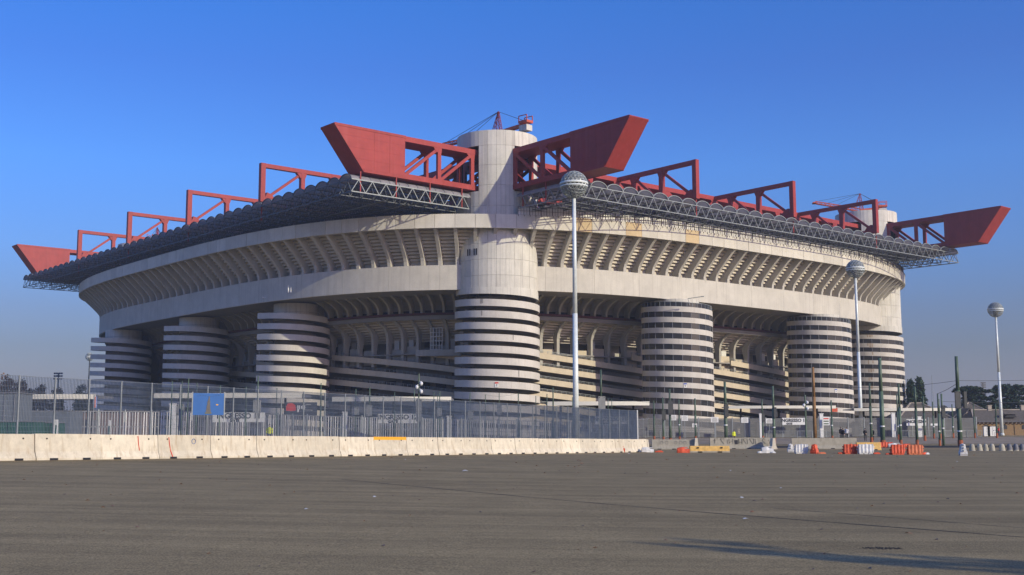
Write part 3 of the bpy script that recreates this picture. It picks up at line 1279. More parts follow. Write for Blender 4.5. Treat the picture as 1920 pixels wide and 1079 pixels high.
TW['t5'] = mid_tower('glazed spiral ramp tower standing free between the near corner tower and the right lamp mast', 41.8, -12.3, True, True, 28.92)
sign_plate(TW['t5'], R(3), 7.9, 28.92 - PIT * 7 - 0.65, 0.65, 1.0, '9', 'blueink')
TW['t6'] = mid_tower('glazed spiral ramp tower with an orange notice, just left of the rightmost tower', 94.8, -12.3, True, True, 29.0)
TW['t3'] = mid_tower('open spiral ramp tower half lit by the sun, nearest left of the corner tower', -20, 48.6, False)
TW['t2'] = mid_tower('open spiral ramp tower in shade, middle one of the three on the left side', -23, 92.4, False)
def link_wall(a0, b0, a1, b1, wd=5.0):
    p, q_ = Vector((a0, b0)), Vector((a1, b1))
    d = (q_ - p).normalized()
    nn = Vector((-d.y, d.x)) * wd / 2
    c = [p - nn, q_ - nn, q_ + nn, p + nn]
    q = MB()
    q.hexa([(v_.x, v_.y, 0) for v_ in c], [(v_.x, v_.y, 30.9) for v_ in c])
    q.build('link_wall', M['under'], stad)


link_wall(-23, 140, -5, 156, 5)
TW['t1'] = mid_tower('open spiral ramp tower in shade at the far left end of the stadium', -24, 139.5, False)
sign_plate(TW['t6'], R(12), 7.9, 29.0 - PIT * 7 - 0.75, 0.6, 0.9, '10', 'blueink', txtsize=0.4)
sign_plate(TW['t6'], R(8), 7.9, 29.0 - PIT * 9 - 0.65, 1.55, 0.95, '', None, face='orange')
sign_plate(TW['t3'], R(-60), 7.9, 28.35 - PIT * 7 - 0.3, 0.6, 0.9, '7', 'redink')

# ------------------------------------------------------------------ roof girders
ZGB, ZGT = 51.2, 59.75


def girder(label, origin, rz, x_end, posts0=8.6):
    """twin truss girder along local +x from the tower, boxed nose along -x"""
    t = thing('roof_girder', label, 'roof girder', origin, rz, 'great red roof girders')
    hw = 2.5
    # nose box
    q = MB()
    pr = [(-34.9, ZGB), (-25.4, ZGB), (-25.4, ZGT), (-41.6, ZGT), (-41.6, ZGT - 0.15)]
    n = len(pr)
    q.v = [(x, -hw, z) for x, z in pr] + [(x, hw, z) for x, z in pr]
    q.f = [tuple(range(n)), tuple(range(2 * n - 1, n - 1, -1))] + [(i, (i + 1) % n, n + (i + 1) % n, n + i) for i in range(n)]
    q.build('nose_box', M['redsteel'], t)
    # raised flange edges on the nose
    q = MB()
    for sy in (-hw - .03, hw + .03):
        q.bar((-41.5, sy, ZGT - .2), (-25.3, sy, ZGT - .2), 0.10, 0.5)
        q.bar((-34.9, sy, ZGB + .3), (-25.3, sy, ZGB + .3), 0.10, 0.7)
    q.build('nose_flange', M['redsteel'], t)
    q = MB()
    for sy in (-hw - .012, hw + .012):
        for zz in (53.6, 55.7, 57.8):
            xl = -34.9 - (zz - ZGB) / (ZGT - ZGB) * 6.7
            q.bar((xl + .1, sy, zz), (-25.5, sy, zz), .03, .05)
        for xx in (-29.0, -32.6):
            q.bar((xx, sy, ZGB + .1), (xx, sy, ZGT - .1), .05, .03)
    q.build('plate_seams', M['redsteel'], t, kind='stuff')
    for nm, z in (('top_chord', ZGT - .55), ('bottom_chord', ZGB + .5)):
        q = MB()
        q.box(((x_end - 25.38) / 2, 0, z), (x_end + 25.38, 2 * hw - .01, 1.05))
        q.build(nm, M['redsteel'], t)
    xs_ = []
    x = -25.4
    while x < x_end - 4:
        xs_.append(x)
        x += 8.45
    post = MB().box((0, 0, (ZGB + ZGT) / 2), (0.85, 0.6, ZGT - ZGB - 2.0)).mesh('post')
    for i, x in enumerate(xs_):
        for sy in (-1, 1):
            if i:
                put('post', post, M['redsteel'], t, (x, sy * 2.15, 0))
            if i + 1 < len(xs_):
                x2 = xs_[i + 1]
                # diagonals fall away from the tower
                if x < 0:
                    a, b_ = (x + .3, ZGB + .9), (x2 - .2, ZGT - 1.2)
                else:
                    a, b_ = ((x + .3, ZGT - 1.2), (x2 - .2, ZGB + .9)) if i % 2 else ((x + .3, ZGB + .9), (x2 - .2, ZGT - 1.2))
                q = MB()
                q.bar((a[0], sy * 2.15, a[1]), (b_[0], sy * 2.15, b_[1]), 0.5, 0.62)
                q.build('diagonal', M['redsteel'], t)
                q = MB()
                q.prism([(x2 - 1.5, ZGT - 1.05), (x2 + .6, ZGT - 1.05), (x2 + .5, ZGT - 2.0), (x2 - .8, ZGT - 2.0)], 'y', 0.58)
                g_ = q.build('gusset', M['redsteel'], t, (0, sy * 2.152, 0))
    return t


girder('red box-nosed roof girder pointing left from the near corner tower', W(0, 0), TH, L1 - 6)
girder('red box-nosed roof girder pointing right from the near corner tower', W(0, 0), TH + PI / 2, L2 - 6)
girder('red box-nosed roof girder pointing right from the right corner tower', W(L1, 0), TH + PI / 2, 90)
girder('red box-nosed roof girder at the far left end of the roof', W(0, L2), TH, 90)


def cross_beam(label, loc, rz, inner=46, outer=24.9):
    """single frame beam across the roof: local -x outward, end post at the roof edge"""
    t = thing('roof_frame', label, 'roof frame', loc, rz, 'red goalpost frames crossing the roof edge')
    w_ = 1.05
    for nm, z in (('top_chord', ZGT - .5), ('bottom_chord', ZGB + .45)):
        q = MB()
        q.box(((inner - outer) / 2, 0, z), (inner + outer, w_, 0.88))
        q.build(nm, M['redsteel'], t)
    xs_ = [-outer, -outer + 9.2, -outer + 17.6, 0.9, 9.5, 18, 26.5, 35]
    for i, x in enumerate(xs_):
        q = MB()
        q.box((x + (0.55 if i == 0 else 0), 0, (ZGB + ZGT) / 2), (.95, w_ - .01, ZGT - ZGB - (0 if i == 0 else 1.9)))
        if i == 0:
            q = MB().box((x - .551, 0, (ZGB + ZGT) / 2), (1.1, w_, ZGT - ZGB - .05))
        q.build('post', M['redsteel'], t)
        if i + 1 < len(xs_):
            x2 = xs_[i + 1]
            q = MB()
            q.bar((x + .3, 0, ZGB + .8), (x2 - .3, 0, ZGT - 1.1), 0.5, 0.55)
            q.build('diagonal', M['redsteel'], t)
            q = MB()
            q.prism([(x2 - 1.5, ZGT - 1.0), (x2 + 1.0, ZGT - 1.0), (x2 + .55, ZGT - 2.1), (x2 - .6, ZGT - 2.1)], 'y', 0.9)
            q.build('gusset', M['redsteel'], t)
            q = MB()
            q.prism([(x - .0, ZGB + .95), (x + 2.4, ZGB + .95), (x + 1.6, ZGB + 1.9), (x + .5, ZGB + 2.2)], 'y', 0.9)
            q.build('gusset', M['redsteel'], t)
    q = MB()
    q.bar((-outer - .5, 0, ZGB), (-outer - .5, 0, 47.2), 0.22)
    q.build('hanger', M['redsteel'], t)
    return t


for lab, a in (('left', 34.0), ('middle', 67.8), ('right', 101.6)):
    cross_beam('red frame standing over the right-hand roof edge, the %s one of three' % lab, W(a, 0), TH + PI / 2)
for lab, b_ in (('nearest, largest', 36.4), ('second nearest', 72.8), ('third nearest', 109.0), ('farthest, smallest', 145.0)):
    cross_beam('red frame standing over the left-hand roof edge, the %s of four' % lab, W(0, b_), TH, outer=35.2)


# ------------------------------------------------------------------ roof canopies
def roof(label, origin, rz, length, out, flip, inn=24.0, spacing=4.4, dark=False):
    """local x runs along the edge, -y is outward"""
    t = thing('roof_canopy', label, 'roof', origin, rz, 'translucent barrel-vaulted roof canopies')
    ZT, ZB = 49.5, 47.1
    n = int(round(length / spacing))
    sp = length / n
    full = None
    for kind in ('long', 'short'):
        y1 = inn if kind == 'long' else -9.0
        q = MB()
        seg = 10
        ny = 6
        for j in range(ny):
            ya, yb = -out + (y1 + out) * j / ny, -out + (y1 + out) * (j + 1) / ny
            for i in range(seg):
                a0, a1 = PI * i / seg, PI * (i + 1) / seg
                def A(a, y):
                    return (sp / 2 - math.cos(a) * (sp / 2 - .05), y, ZT + 0.05 + 1.15 * math.sin(a))
                q.poly([A(a0, ya), A(a1, ya), A(a1, yb), A(a0, yb)])
        me = q.mesh('vault', True)
        me.materials.append(M['poly'])
        # arched steel ribs of the vault
        q = MB()
        for i in range(seg):
            a0, a1 = PI * i / seg, PI * (i + 1) / seg
            q.bar((sp / 2 - math.cos(a0) * sp / 2, -out - .05, ZT + .05 + 1.2 * math.sin(a0)), (sp / 2 - math.cos(a1) * sp / 2, -out - .05, ZT + .05 + 1.2 * math.sin(a1)), .12, .14)
        yy = -out + .02
        while yy < y1:
            for i in range(seg):
                a0, a1 = PI * i / seg, PI * (i + 1) / seg
                def A2(a, y):
                    return (sp / 2 - math.cos(a) * (sp / 2 - .02), y, ZT + 0.02 + 1.17 * math.sin(a))
                q.bar(A2(a0, yy), A2(a1, yy), 0.08, 0.10)
            yy += 2.2
        re = q.mesh('vault_rib')
        re.materials.append(M['galv_shade'] if dark else M['galv'])
        if kind == 'long':
            full = (me, re)
        else:
            short = (me, re)
    for k in range(n):
        x = k * sp
        xx = x if not flip else x
        near = abs((x + sp / 2) - (2.3 if not flip else length - 2.3)) < 10.5
        a, b_ = short if near else full
        put('vault', a, None, t, (x, 0, 0))
        put('vault_rib', b_, None, t, (x, 0, 0), kind='stuff')
    # outer edge truss
    def wtruss(q, p0, p1, zt, zb, bay, wm, wd):
        p0, p1 = Vector(p0), Vector(p1)
        L = (p1 - p0).length
        m_ = max(1, int(round(L / bay)))
        q.bar(p0 + Vector((0, 0, zt)), p1 + Vector((0, 0, zt)), wm)
        q.bar(p0 + Vector((0, 0, zb)), p1 + Vector((0, 0, zb)), wm)
        for i in range(m_):
            a = p0.lerp(p1, i / m_)
            b2 = p0.lerp(p1, (i + .5) / m_)
            c = p0.lerp(p1, (i + 1) / m_)
            q.bar(a + Vector((0, 0, zb)), b2 + Vector((0, 0, zt)), wd)
            q.bar(b2 + Vector((0, 0, zt)), c + Vector((0, 0, zb)), wd)
    q = MB()
    wtruss(q, (0, -out, 0), (length, -out, 0), ZT, ZB, 2.95, 0.16, 0.10)
    q.build('edge_truss', M['galv_shade'] if dark else M['galv'], t)
    for xe in (0, length):
        q = MB()
        wtruss(q, (xe, -out, 0), (xe, -9.5, 0), ZT, ZB, 3.0, 0.20, 0.13)
        q.build('end_truss', M['galv'], t)
    q = MB()
    for k in range(1, n):
        x = k * sp
        near = abs(x - (2.3 if not flip else length - 2.3)) < 11.5
        wtruss(q, (x, -out, 0), (x, -9.5 if near else inn, 0), ZT - .02, ZB + .02, 2.6, 0.16, 0.10)
    y = -out + 5.0
    while y < inn:
        a, b_ = 0, length
        if y > -9.5:
            if flip:
                b_ = length - 14
            else:
                a = 14
        wtruss(q, (a, y, 0), (b_, y, 0), ZT - .05, ZB + .05, 2.2, 0.14, 0.09)
        y += 3.0
    q.build('space_truss', M['truss'], t, kind='stuff')
    # service catwalk rail strung below
    q = MB()
    for y in (-out + 9.0, -out + 14.5):
        q.bar((2, y, ZB - .35), (length - 2, y, ZB - .35), 0.5, 0.08)
        q.bar((2, y + .3, ZB + .6), (length - 2, y + .3, ZB + .6), 0.05)
    q.build('catwalk', M['truss'], t)
    return t


# right-hand canopy: x along U, outward -V ; left-hand: x runs from far end to the near corner, outward -U
roof('barrel-vaulted translucent roof edge over the sunlit right-hand side', W(-2.3, 0), TH, L1 + 4.8, 26.3, False)
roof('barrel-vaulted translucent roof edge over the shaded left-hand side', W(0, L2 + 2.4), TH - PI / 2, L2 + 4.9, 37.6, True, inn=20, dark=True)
# red hangers between noses and roof ends
hg = thing('roof_hangers', 'short red hangers tying the roof end trusses to the box-nosed girders', 'hangers', C0, TH)
for a in (-35.6, -27.4, -19.3, -11.3):
    MB().bar((a, -2.45, ZGB), (a, -2.45, 47.2), 0.2).build('hanger', M['redsteel'], hg)
for b_ in (-25.5, -18, -11):
    MB().bar((-2.25, b_, ZGB), (-2.25, b_, 47.2), 0.2).build('hanger', M['redsteel'], hg)


# ------------------------------------------------------------------ cranes on the towers
def lattice(q, p, q2, w0, w1, n, r):
    p, q2 = Vector(p), Vector(q2)
    d = (q2 - p).normalized()
    up = Vector((0, 0, 1)) if abs(d.z) < .9 else Vector((1, 0, 0))
    s = d.cross(up).normalized()
    u2 = s.cross(d).normalized()

    def pts(i):
        c = p.lerp(q2, i / n)
        w_ = w0 + (w1 - w0) * i / n
        return [c + (s * a + u2 * b_) * w_ / 2 for a, b_ in ((-1, -1), (1, -1), (1, 1), (-1, 1))]
    for i in range(n):
        A, B = pts(i), pts(i + 1)
        for k in range(4):
            q.bar(A[k], B[k], r)
            q.bar(A[k], B[(k + 1) % 4], r * .7)
            q.bar(B[k], B[(k + 1) % 4], r * .7)


def crane(label, base, az, jib, back, mast=6.2, rise=0.0):
    t = thing('tower_crane', label, 'crane', base, az, 'red maintenance cranes on the corner towers')
    q = MB()
    q.tube((0, 0, 0), (0, 0, 1.2), 0.7, 0.7, 12)
    q.build('slewing_base', M['orangesteel'], t)
    q = MB()
    lattice(q, (0, 0, 1.3), (jib, 0, 1.6 + rise), 1.0, 0.6, int(jib / 1.2), 0.13)
    q.bar((0, 0, 1.0), (jib, 0, 1.25 + rise), 0.5, 0.35)
    q.build('jib', M['orangesteel'], t)
    q = MB()
    q.bar((0, -.4, 1.3), (-back, -.4, 1.8), 0.28, 0.6)
    q.bar((0, .4, 1.3), (-back, .4, 1.8), 0.28, 0.6)
    q.build('counter_jib', M['orangesteel'], t)
    q = MB()
    lattice(q, (-.4, 0, 1.4), (-.1, 0, 1.4 + mast), 1.0, 0.25, 5, 0.09)
    lattice(q, (1.5, 0, 1.6), (0.0, 0, 1.3 + mast), 0.45, 0.15, 5, 0.07)
    q.build('mast', M['redsteel'], t)
    q = MB()
    q.box((-back - .2, 0, 1.0), (2.1, 1.8, 1.2))
    q.build('counterweight', M['tower'], t)
    q = MB()
    q.box((-back - .2, 0, 2.3), (2.4, 2.0, 0.5))
    for sx in (-1.1, 1.1):
        for sy in (-.9, .9):
            q.bar((-back - .2 + sx, sy, 2.5), (-back - .2 + sx, sy, 3.6), .15)
    for sy in (-.9, .9):
        q.bar((-back - 1.3, sy, 3.6), (-back + .9, sy, 3.6), .15)
    q.build('winch_frame', M['orangesteel'], t)
    top = (-.1, 0, 1.4 + mast)
    q = MB()
    for e in ((jib - 1, 0, 2.0 + rise), (jib * .72, 0, 2.0 + rise * .7), (jib * .5, 0, 2.0 + rise * .5), (-back, .6, 2.6), (-back, -.6, 2.6)):
        q.bar(top, e, 0.07)
    q.build('stay_cable', M['wire'], t)
    q = MB()
    q.box((jib + .3, 0, 1.4 + rise), (1.0, 2.4, 0.3))
    q.build('jib_head', M['orangesteel'], t)
    return t


crane('red tower crane parked on top of the near corner tower, counterweight to the right', W(0, 0, ZTOP + .1) + Vector((0.2, 0, 0)), TH + R(98), 16.5, 7.6, 4.6)
crane('orange crane with its jib pointing left on the right corner tower', W(L1, 0, ZTOP + .1) + Vector((-1.5, 0, 0)), R(172), 12.5, 6.0, 4.8, 2.4)
crane('small red crane mast rising behind the far left roof edge', W(0, L2, ZTOP - .5) + Vector((4, 0, 0)), R(80), 9, 4, 5.4)

# small aerials and lamps fixed on the fascia
for dx_ in (0, .55):
    p = at(541, 548, 254) - TW['t3'].location + Vector((dx_, 0, 0))
    MB().tube(p, p + Vector((0, 0, 1.5 - dx_ * .5)), 0.14, n=6).build('antenna', M['white'], TW['t3'])
q = MB()
p = at(494, 557, 262)
p2 = at(520, 560, 260)
q.bar(p, p2, 0.12)
q.box(p, (0.5, 0.3, 0.2))
q.build('lamp_arm', M['lamp_white'], TW['t3'], -TW['t3'].location)
q = MB()
p = at(1318, 557, 249)
p2 = at(1290, 561, 250)
q.bar(p, p2, 0.12)
q.bar(p2, at(1294, 573, 250), 0.1)
q.box(p, (0.5, 0.3, 0.2))
q.build('lamp_arm', M['galv'], TW['t5'], -TW['t5'].location)

# ------------------------------------------------------------------ lamp masts with globes
def globe_mesh():
    bm = bmesh.new()
    bmesh.ops.create_icosphere(bm, subdivisions=3, radius=1.6)
    q = MB()
    for e in bm.edges:
        a, b_ = e.verts[0].co, e.verts[1].co
        q.bar(a, b_, 0.055, 0.055, up=(0.3, 0.5, 0.8))
    bm.free()
    return q.mesh('globe_lattice')


gl_me = globe_mesh()
lamp_spots = [('tall pale lamp mast with lattice globe right of the near corner tower', 1080, 1077, 347, 135),
              ('tall pale lamp mast with lattice globe in front of the right-hand ramp towers', 1619.5, 1604, 506, 207),
              ('pale lamp mast with lattice globe at the right edge over the farm roofs', 1887, 1867, 583, 251),
              ('distant dark lamp mast with lattice globe at the far left', 168.5, 168.5, 668, 470)]
for i, (lab, pxb, pxt, pyt, Y) in enumerate(lamp_spots):
    gp = on_ground(pxb, Y)
    top = at(pxt, pyt, Y)
    gp.x = top.x * 1.0
    zc = top.z
    t = thing('lamp_mast', lab, 'lamp mast', gp, 0, 'lamp masts with lattice globes')
    zc -= gp.z
    q = MB()
    q.tube((0, 0, 0), (0, 0, zc * .5), 0.36, 0.28, 16)
    q.tube((0, 0, zc * .5), (0, 0, zc - 1.3), 0.27, 0.20, 16)
    q.tube((0, 0, 0), (0, 0, .5), 0.5, 0.42, 16)
    q.build('pole', M['polesteel'] if i < 3 else M['darkbox'], t, smooth=True)
    put('globe_lattice', gl_me, M['globe'], t, (0, 0, zc))
    q = MB()
    q.lathe([(1.46 * math.cos(a), 1.46 * math.sin(a)) for a in [R(8) + R(82) * k / 8 for k in range(9)]], 24, c=(0, 0, zc))
    q.build('reflector_dome', M['box'], t, smooth=True)
    q = MB()
    q.lathe([(1.66, -.12), (1.70, 0), (1.66, .12), (1.56, .12), (1.56, -.12), (1.66, -.12)], 32, c=(0, 0, zc + .12))
    q.lathe([(1.63, -.08), (1.66, 0), (1.63, .08), (1.56, .08), (1.56, -.08), (1.63, -.08)], 32, c=(0, 0, zc - .25))
    q.build('equator_ring', M['polesteel'], t)
    q = MB()
    q.lathe([(0.25, -1.6), (0.5, -1.1), (0.55, -.2), (0.3, 0.1)], 12, c=(0, 0, zc))
    q.build('lamp_core', M['canopy_under'], t)

# ------------------------------------------------------------------ long row of concrete barriers and the mesh fence behind
PL = Vector((-20.7, 47.5))
PD = Vector((0.51802, 0.85537))
PNm = Vector((PD.y, -PD.x))       # towards the camera side
joints = [1.90, 5.26, 8.54, 11.83, 15.01, 18.3, 21.6, 24.71, 27.94, 31.21, 34.37, 37.5, 40.6, 43.9, 47.1, 50.2, 53.2, 56.3, 59.4, 62.45]
joints = [joints[0] - 3.25 * k for k in range(6, 0, -1)] + joints
JH = 1.09


def jersey_mesh(L, H=1.1, wt=0.12, wb=0.31, notch=True):
    """length along x, cross-section in y-z, with fork notches underneath"""
    prof = [(-wb, 0.0), (-wb, 0.09), (-wt - .07, 0.36), (-wt, H), (wt, H), (wt + .07, 0.36), (wb, 0.09), (wb, 0.0)]
    q = MB()
    xs_ = [-L / 2, -L / 2 + .03, L / 2 - .03, L / 2]
    k = len(q.v)
    n = len(prof)
    for j, x in enumerate(xs_):
        s = 0.97 if j in (0, 3) else 1.0
        for y, z in prof:
            q.v.append((x, y * s, z * (0.99 if j in (0, 3) else 1)))
    for j in range(3):
        for i in range(n - 1):
            q.f.append((k + j * n + i, k + j * n + i + 1, k + (j + 1) * n + i + 1, k + (j + 1) * n + i))
    q.f.append(tuple(range(k + n - 1, k - 1, -1)))
    q.f.append(tuple(range(k + 3 * n, k + 4 * n)))
    return q


def on_barrier_line(s, off=0.0):
    p = PL + PD * s + PNm * off
    return Vector((p.x, p.y, gz(p.x, p.y)))


RZB = math.atan2(PD.y, PD.x)
blab = ['clean cream concrete barrier touching the left edge of the photograph',
        'cream concrete barrier directly right of the left-edge one',
        'cream concrete barrier with one short red streak near its right end',
        'cream concrete barrier with a long red drip and a faint blue scribble',
        'cream concrete barrier darkened by vertical dirt stains under the INGRESSO 11 sign',
        'cream concrete barrier just right of the dirt-stained one',
        'cream concrete barrier under the left side of the advertising board',
        'cream concrete barrier to the right of the advertising board',
        'cream concrete barrier immediately left of the amber-topped one',
        'cream concrete barrier with an amber painted top edge under the INGRESSO 12 sign',
        'cream concrete barrier immediately right of the amber-topped one',
        'cream concrete barrier under the left edge of the near corner tower',
        'cream concrete barrier, second right of the amber-topped one, left of the corner tower',
        'cream concrete barrier directly below the middle of the near corner tower',
        'cream concrete barrier below the right edge of the near corner tower',
        'cream concrete barrier a little left of the near lamp mast foot',
        'cream concrete barrier in front of the near lamp mast foot',
        'cream concrete barrier just right of the near lamp mast foot',
        'cream concrete barrier behind the toppled orange plastic barrier',
        'last cream concrete barrier at the right end of the long row']
# grime and paint that belong to single blocks
for i in range(len(joints) - 1):
    a, b_ = joints[i], joints[i + 1]
    L = b_ - a - 0.03
    mid = (a + b_) / 2
    lo, hi = on_barrier_line(a), on_barrier_line(b_)
    p = on_barrier_line(mid, -0.30 + rnd.uniform(-.025, .025))
    slope = math.atan2(hi.z - lo.z, b_ - a)
    seen = i - 5
    lab = blab[seen] if seen >= 0 else 'cream concrete barrier of the long row lying outside the left edge'
    t = thing('concrete_barrier', lab, 'concrete barrier', p, RZB + rnd.uniform(-.006, .006), 'cream concrete barriers in the long row')
    t.rotation_euler = (0, -slope, t.rotation_euler.z)
    jersey_mesh(L, JH + rnd.uniform(-.012, .012)).build('block', M['jersey'], t)
    for x in (-L / 4, L / 4):
        MB().box((x, -.315, .045), (.40, .03, .085)).build('fork_slot', M['dark'], t)
    for x in (-L / 3, L / 3):
        q = MB()
        q.tube((x, -.125, JH - .19), (x, -.165, JH - .19), .035, n=8)
        q.build('lifting_hole', M['dark'], t)
    MB().box((-L / 2 - .03, 0, .6), (.06, .10, .7)).build('joint_key', M['jersey'], t)
    if i == 13:
        q = MB()
        q.hexa([(-L / 2, -.142, JH - .29), (L / 2, -.142, JH - .29), (L / 2, .142, JH - .29), (-L / 2, .142, JH - .29)],
               [(-L / 2, -.128, JH + .012), (L / 2, -.128, JH + .012), (L / 2, .128, JH + .012), (-L / 2, .128, JH + .012)])
        q.build('amber_stripe', M['amber'], t)
    def fy(z):
        return -(0.12 + (JH - z) / (JH - .36) * .07 + .012) if z > .36 else -(0.19 + (.36 - z) / .27 * .12 + .012)
    if i in (7, 8):
        q = MB()
        pts = [(-1.0, JH - .10), (-.98, .75), (-.94, .5), (-.91, .37), (-.87, .08)] if i == 8 else [(.45, JH - .05), (.47, .7), (.52, .38)]
        for (x0_, z0_), (x1_, z1_) in zip(pts, pts[1:]):
            q.bar((x0_, fy(z0_), z0_), (x1_, fy(z1_), z1_), .05, .02)
        q.build('paint_streak', M['redink'], t)
    if i == 8:
        q = MB()
        for k in range(14):
            a0, a1 = 2 * PI * k / 12, 2 * PI * (k + 1) / 12
            q.bar((.55 + .12 * math.cos(a0), -.155, .8 + .12 * math.sin(a0)), (.55 + .12 * math.cos(a1), -.155, .8 + .12 * math.sin(a1)), .02, .02)
        q.build('scribble', M['blue'], t)

# mesh fence: posts, and panels of flat vertical bars with round cross wires
fence = thing('mesh_fence', 'tall galvanised mesh fence rising behind the long row of concrete barriers', 'fence', (0, 0, 0))
FP = 1.785
FH = 3.50
FZ = 1.0
nb = 24
q = MB()
for k in range(nb + 1):
    x = FP * k / nb
    q.box((x, 0, (FH + .35) / 2), (0.006, 0.030, FH - .35))
for k in range(16):
    z = .35 + (FH - .37) * k / 15
    q.box((FP / 2, 0, z), (FP, 0.007, 0.007))
for z in (.34, FH - .0):
    q.box((FP / 2, 0, z), (FP, 0.03, 0.012))
pan_me = q.mesh('mesh_panel')
post_me = MB().box((0, 0, FH / 2), (0.06, 0.06, FH + .04)).mesh('post')
s = 1.61 - FP * 9
S_END = 62.0
while s < S_END:
    p = on_barrier_line(s, -0.95)
    p2 = on_barrier_line(s + FP, -0.95)
    put('post', post_me, M['meshpost'], fence, p, RZB)
    o = put('mesh_panel', pan_me, M['mesh'], fence, p, RZB)
    o.rotation_euler = (0, -math.atan2(p2.z - p.z, FP), RZB)
    s += FP
p = on_barrier_line(s, -0.95)
q = MB()
q.box((0, 0, FH / 2), (0.10, 0.10, FH + .1))
q.build('end_post', M['white'], fence, p)
# return wing at the end of the barrier row: grey block set across
p = on_barrier_line(63.3, -0.6)
t = thing('concrete_barrier', 'short pale barrier block set end-on just past the end of the long row', 'concrete barrier', p, R(80))
jersey_mesh(1.6, 1.05).build('block', M['jersey'], t)

# blue banner tied on the mesh fence
p = at(391, 757, 55.8)
q = MB()
bn = thing('banner', 'blue banner with a statue picture tied to the mesh fence', 'banner', (p.x, p.y, p.z), R(20))
q.box((0, 0, 0), (1.42, .03, 1.03))
q.build('sheet', M['blue'], bn)
q = MB()
for (x, z, w2, h2) in ((-.0, -.33, .22, .16), (0, -.17, .17, .2), (0.01, .02, .13, .22), (.02, .18, .08, .14), (.03, .3, .045, .12)):
    q.box((x, -.022, z), (w2, .012, h2))
q.build('statue_picture', plain('statue_grey', (0.13, 0.12, 0.11)), bn)
MB().box((0, -.021, -.42), (.30, .012, .06)).build('picture_base', plain('picture_olive', (0.16, 0.15, 0.05)), bn)
MB().box((.40, -.021, -.03), (.10, .012, .05)).build('picture_mark', M['amber'], bn)
q = MB()
for k in range(9):
    q.box((-.5 + k * .12, -.021, .38 + .03 * math.sin(k)), (.05, .012, .03))
q.build('lettering_marks', plain('banner_dull_mark', (0.04, 0.10, 0.24)), bn)
for sx in (-.74, .74):
    MB().box((sx, 0, -.1), (.05, .05, 1.35)).build('side_post', M['meshpost'], bn)

# ------------------------------------------------------------------ stadium perimeter fence
per = thing('perimeter_fence', 'grey metal perimeter fence with turnstile bays round the stadium', 'fence', (0, 0, 0))
knots = [(-120, 112), (130, 112), (330, 118), (600, 141), (900, 149), (1100, 158), (1215, 184), (1500, 185), (1832, 186)]
kn = [on_ground(x, y) for x, y in knots]
slat_me = MB().box((0, 0, 1.45), (0.115, 0.05, 2.8)).mesh('slat')
slat_me.materials.append(M['slat'])
pslat_me = MB().box((0, 0, 1.45), (0.125, 0.05, 2.8)).mesh('slat')
pslat_me.materials.append(M['slat_pale'])
ppost_me = MB().box((0, 0, 1.55), (0.14, 0.14, 3.1)).mesh('post')
ppost_me.materials.append(M['meshpost'])
nsl = 0
left_q, right_q = MB(), MB()
for i in range(len(kn) - 1):
    a, b_ = kn[i], kn[i + 1]
    L = (b_ - a).length
    rz = math.atan2(b_.y - a.y, b_.x - a.x)
    right = i >= 6
    n_ = int(L / 2.55)
    for k in range(n_ + 1):
        p = a.lerp(b_, k / n_)
        p.z = gz(p.x, p.y)
        put('post', ppost_me, None, per, p, rz)
        if k == n_:
            break
        p2 = a.lerp(b_, (k + 1) / n_)
        p2.z = gz(p2.x, p2.y)
        for zz in (.22, 1.45, 2.9):
            (right_q if right else left_q).bar(p + Vector((0, 0, zz)), p2 + Vector((0, 0, zz)), 0.05, 0.08)
        if right:
            # dense grille panel: close bars with cross wires
            nbars = 34
            for m_ in range(nbars):
                pp = p.lerp(p2, (m_ + .5) / nbars)
                right_q.box((pp.x, pp.y, pp.z + 1.5), (0.055, .03, 2.85), rz)
            for zz in (.5, .8, 1.1, 1.75, 2.05, 2.35, 2.65):
                right_q.bar(p + Vector((0, 0, zz)), p2 + Vector((0, 0, zz)), .03, .05)
        else:
            for m_ in range(9):
                pp = p.lerp(p2, (m_ + .5) / 9)
                pale = (k % 3 != 1) and (m_ % 3 != 2)
                if nsl < 290 and -40 < p.x < 30:
                    put('slat', pslat_me if pale else slat_me, None, per, pp, rz)
                    nsl += 1
                else:
                    left_q.box((pp.x, pp.y, pp.z + 1.45), (.115, .05, 2.8), rz)
left_q.build('rail_and_slats', M['slat'], per, kind='stuff')
right_q.build('grille', M['grille'], per, kind='stuff')

# turnstile gate pillars (white)
for i, (px, Y, hh) in enumerate(((322, 116, 3.6), (646, 142, 3.4), (842, 147, 3.2), (1428, 183, 3.6), (1541, 183, 3.6), (1676, 184, 3.7), (1725, 184, 3.1))):
    p = on_ground(px, Y)
    q = MB()
    q.box((0, 0, hh / 2), (0.55, 0.4, hh))
    q.box((0, 0, hh + .05), (0.65, 0.5, 0.1))
    o = q.build('gate_pillar', M['white'], None, p)
    tag(o, ['white gate pillar in the left slatted fence near the blue banner', 'white gate pillar left of the INGRESSO 12 sign', 'white gate pillar right of the INGRESSO 12 sign',
            'white gate pillar with small notice left of the INGRESSO 14 sign', 'white gate pillar holding the green and red notice board',
            'tall white gate pillar between the right-hand ramp towers and the farm', 'thin white gate pillar in front of the rightmost gate sign'][i], 'pillar', 'white gate pillars')


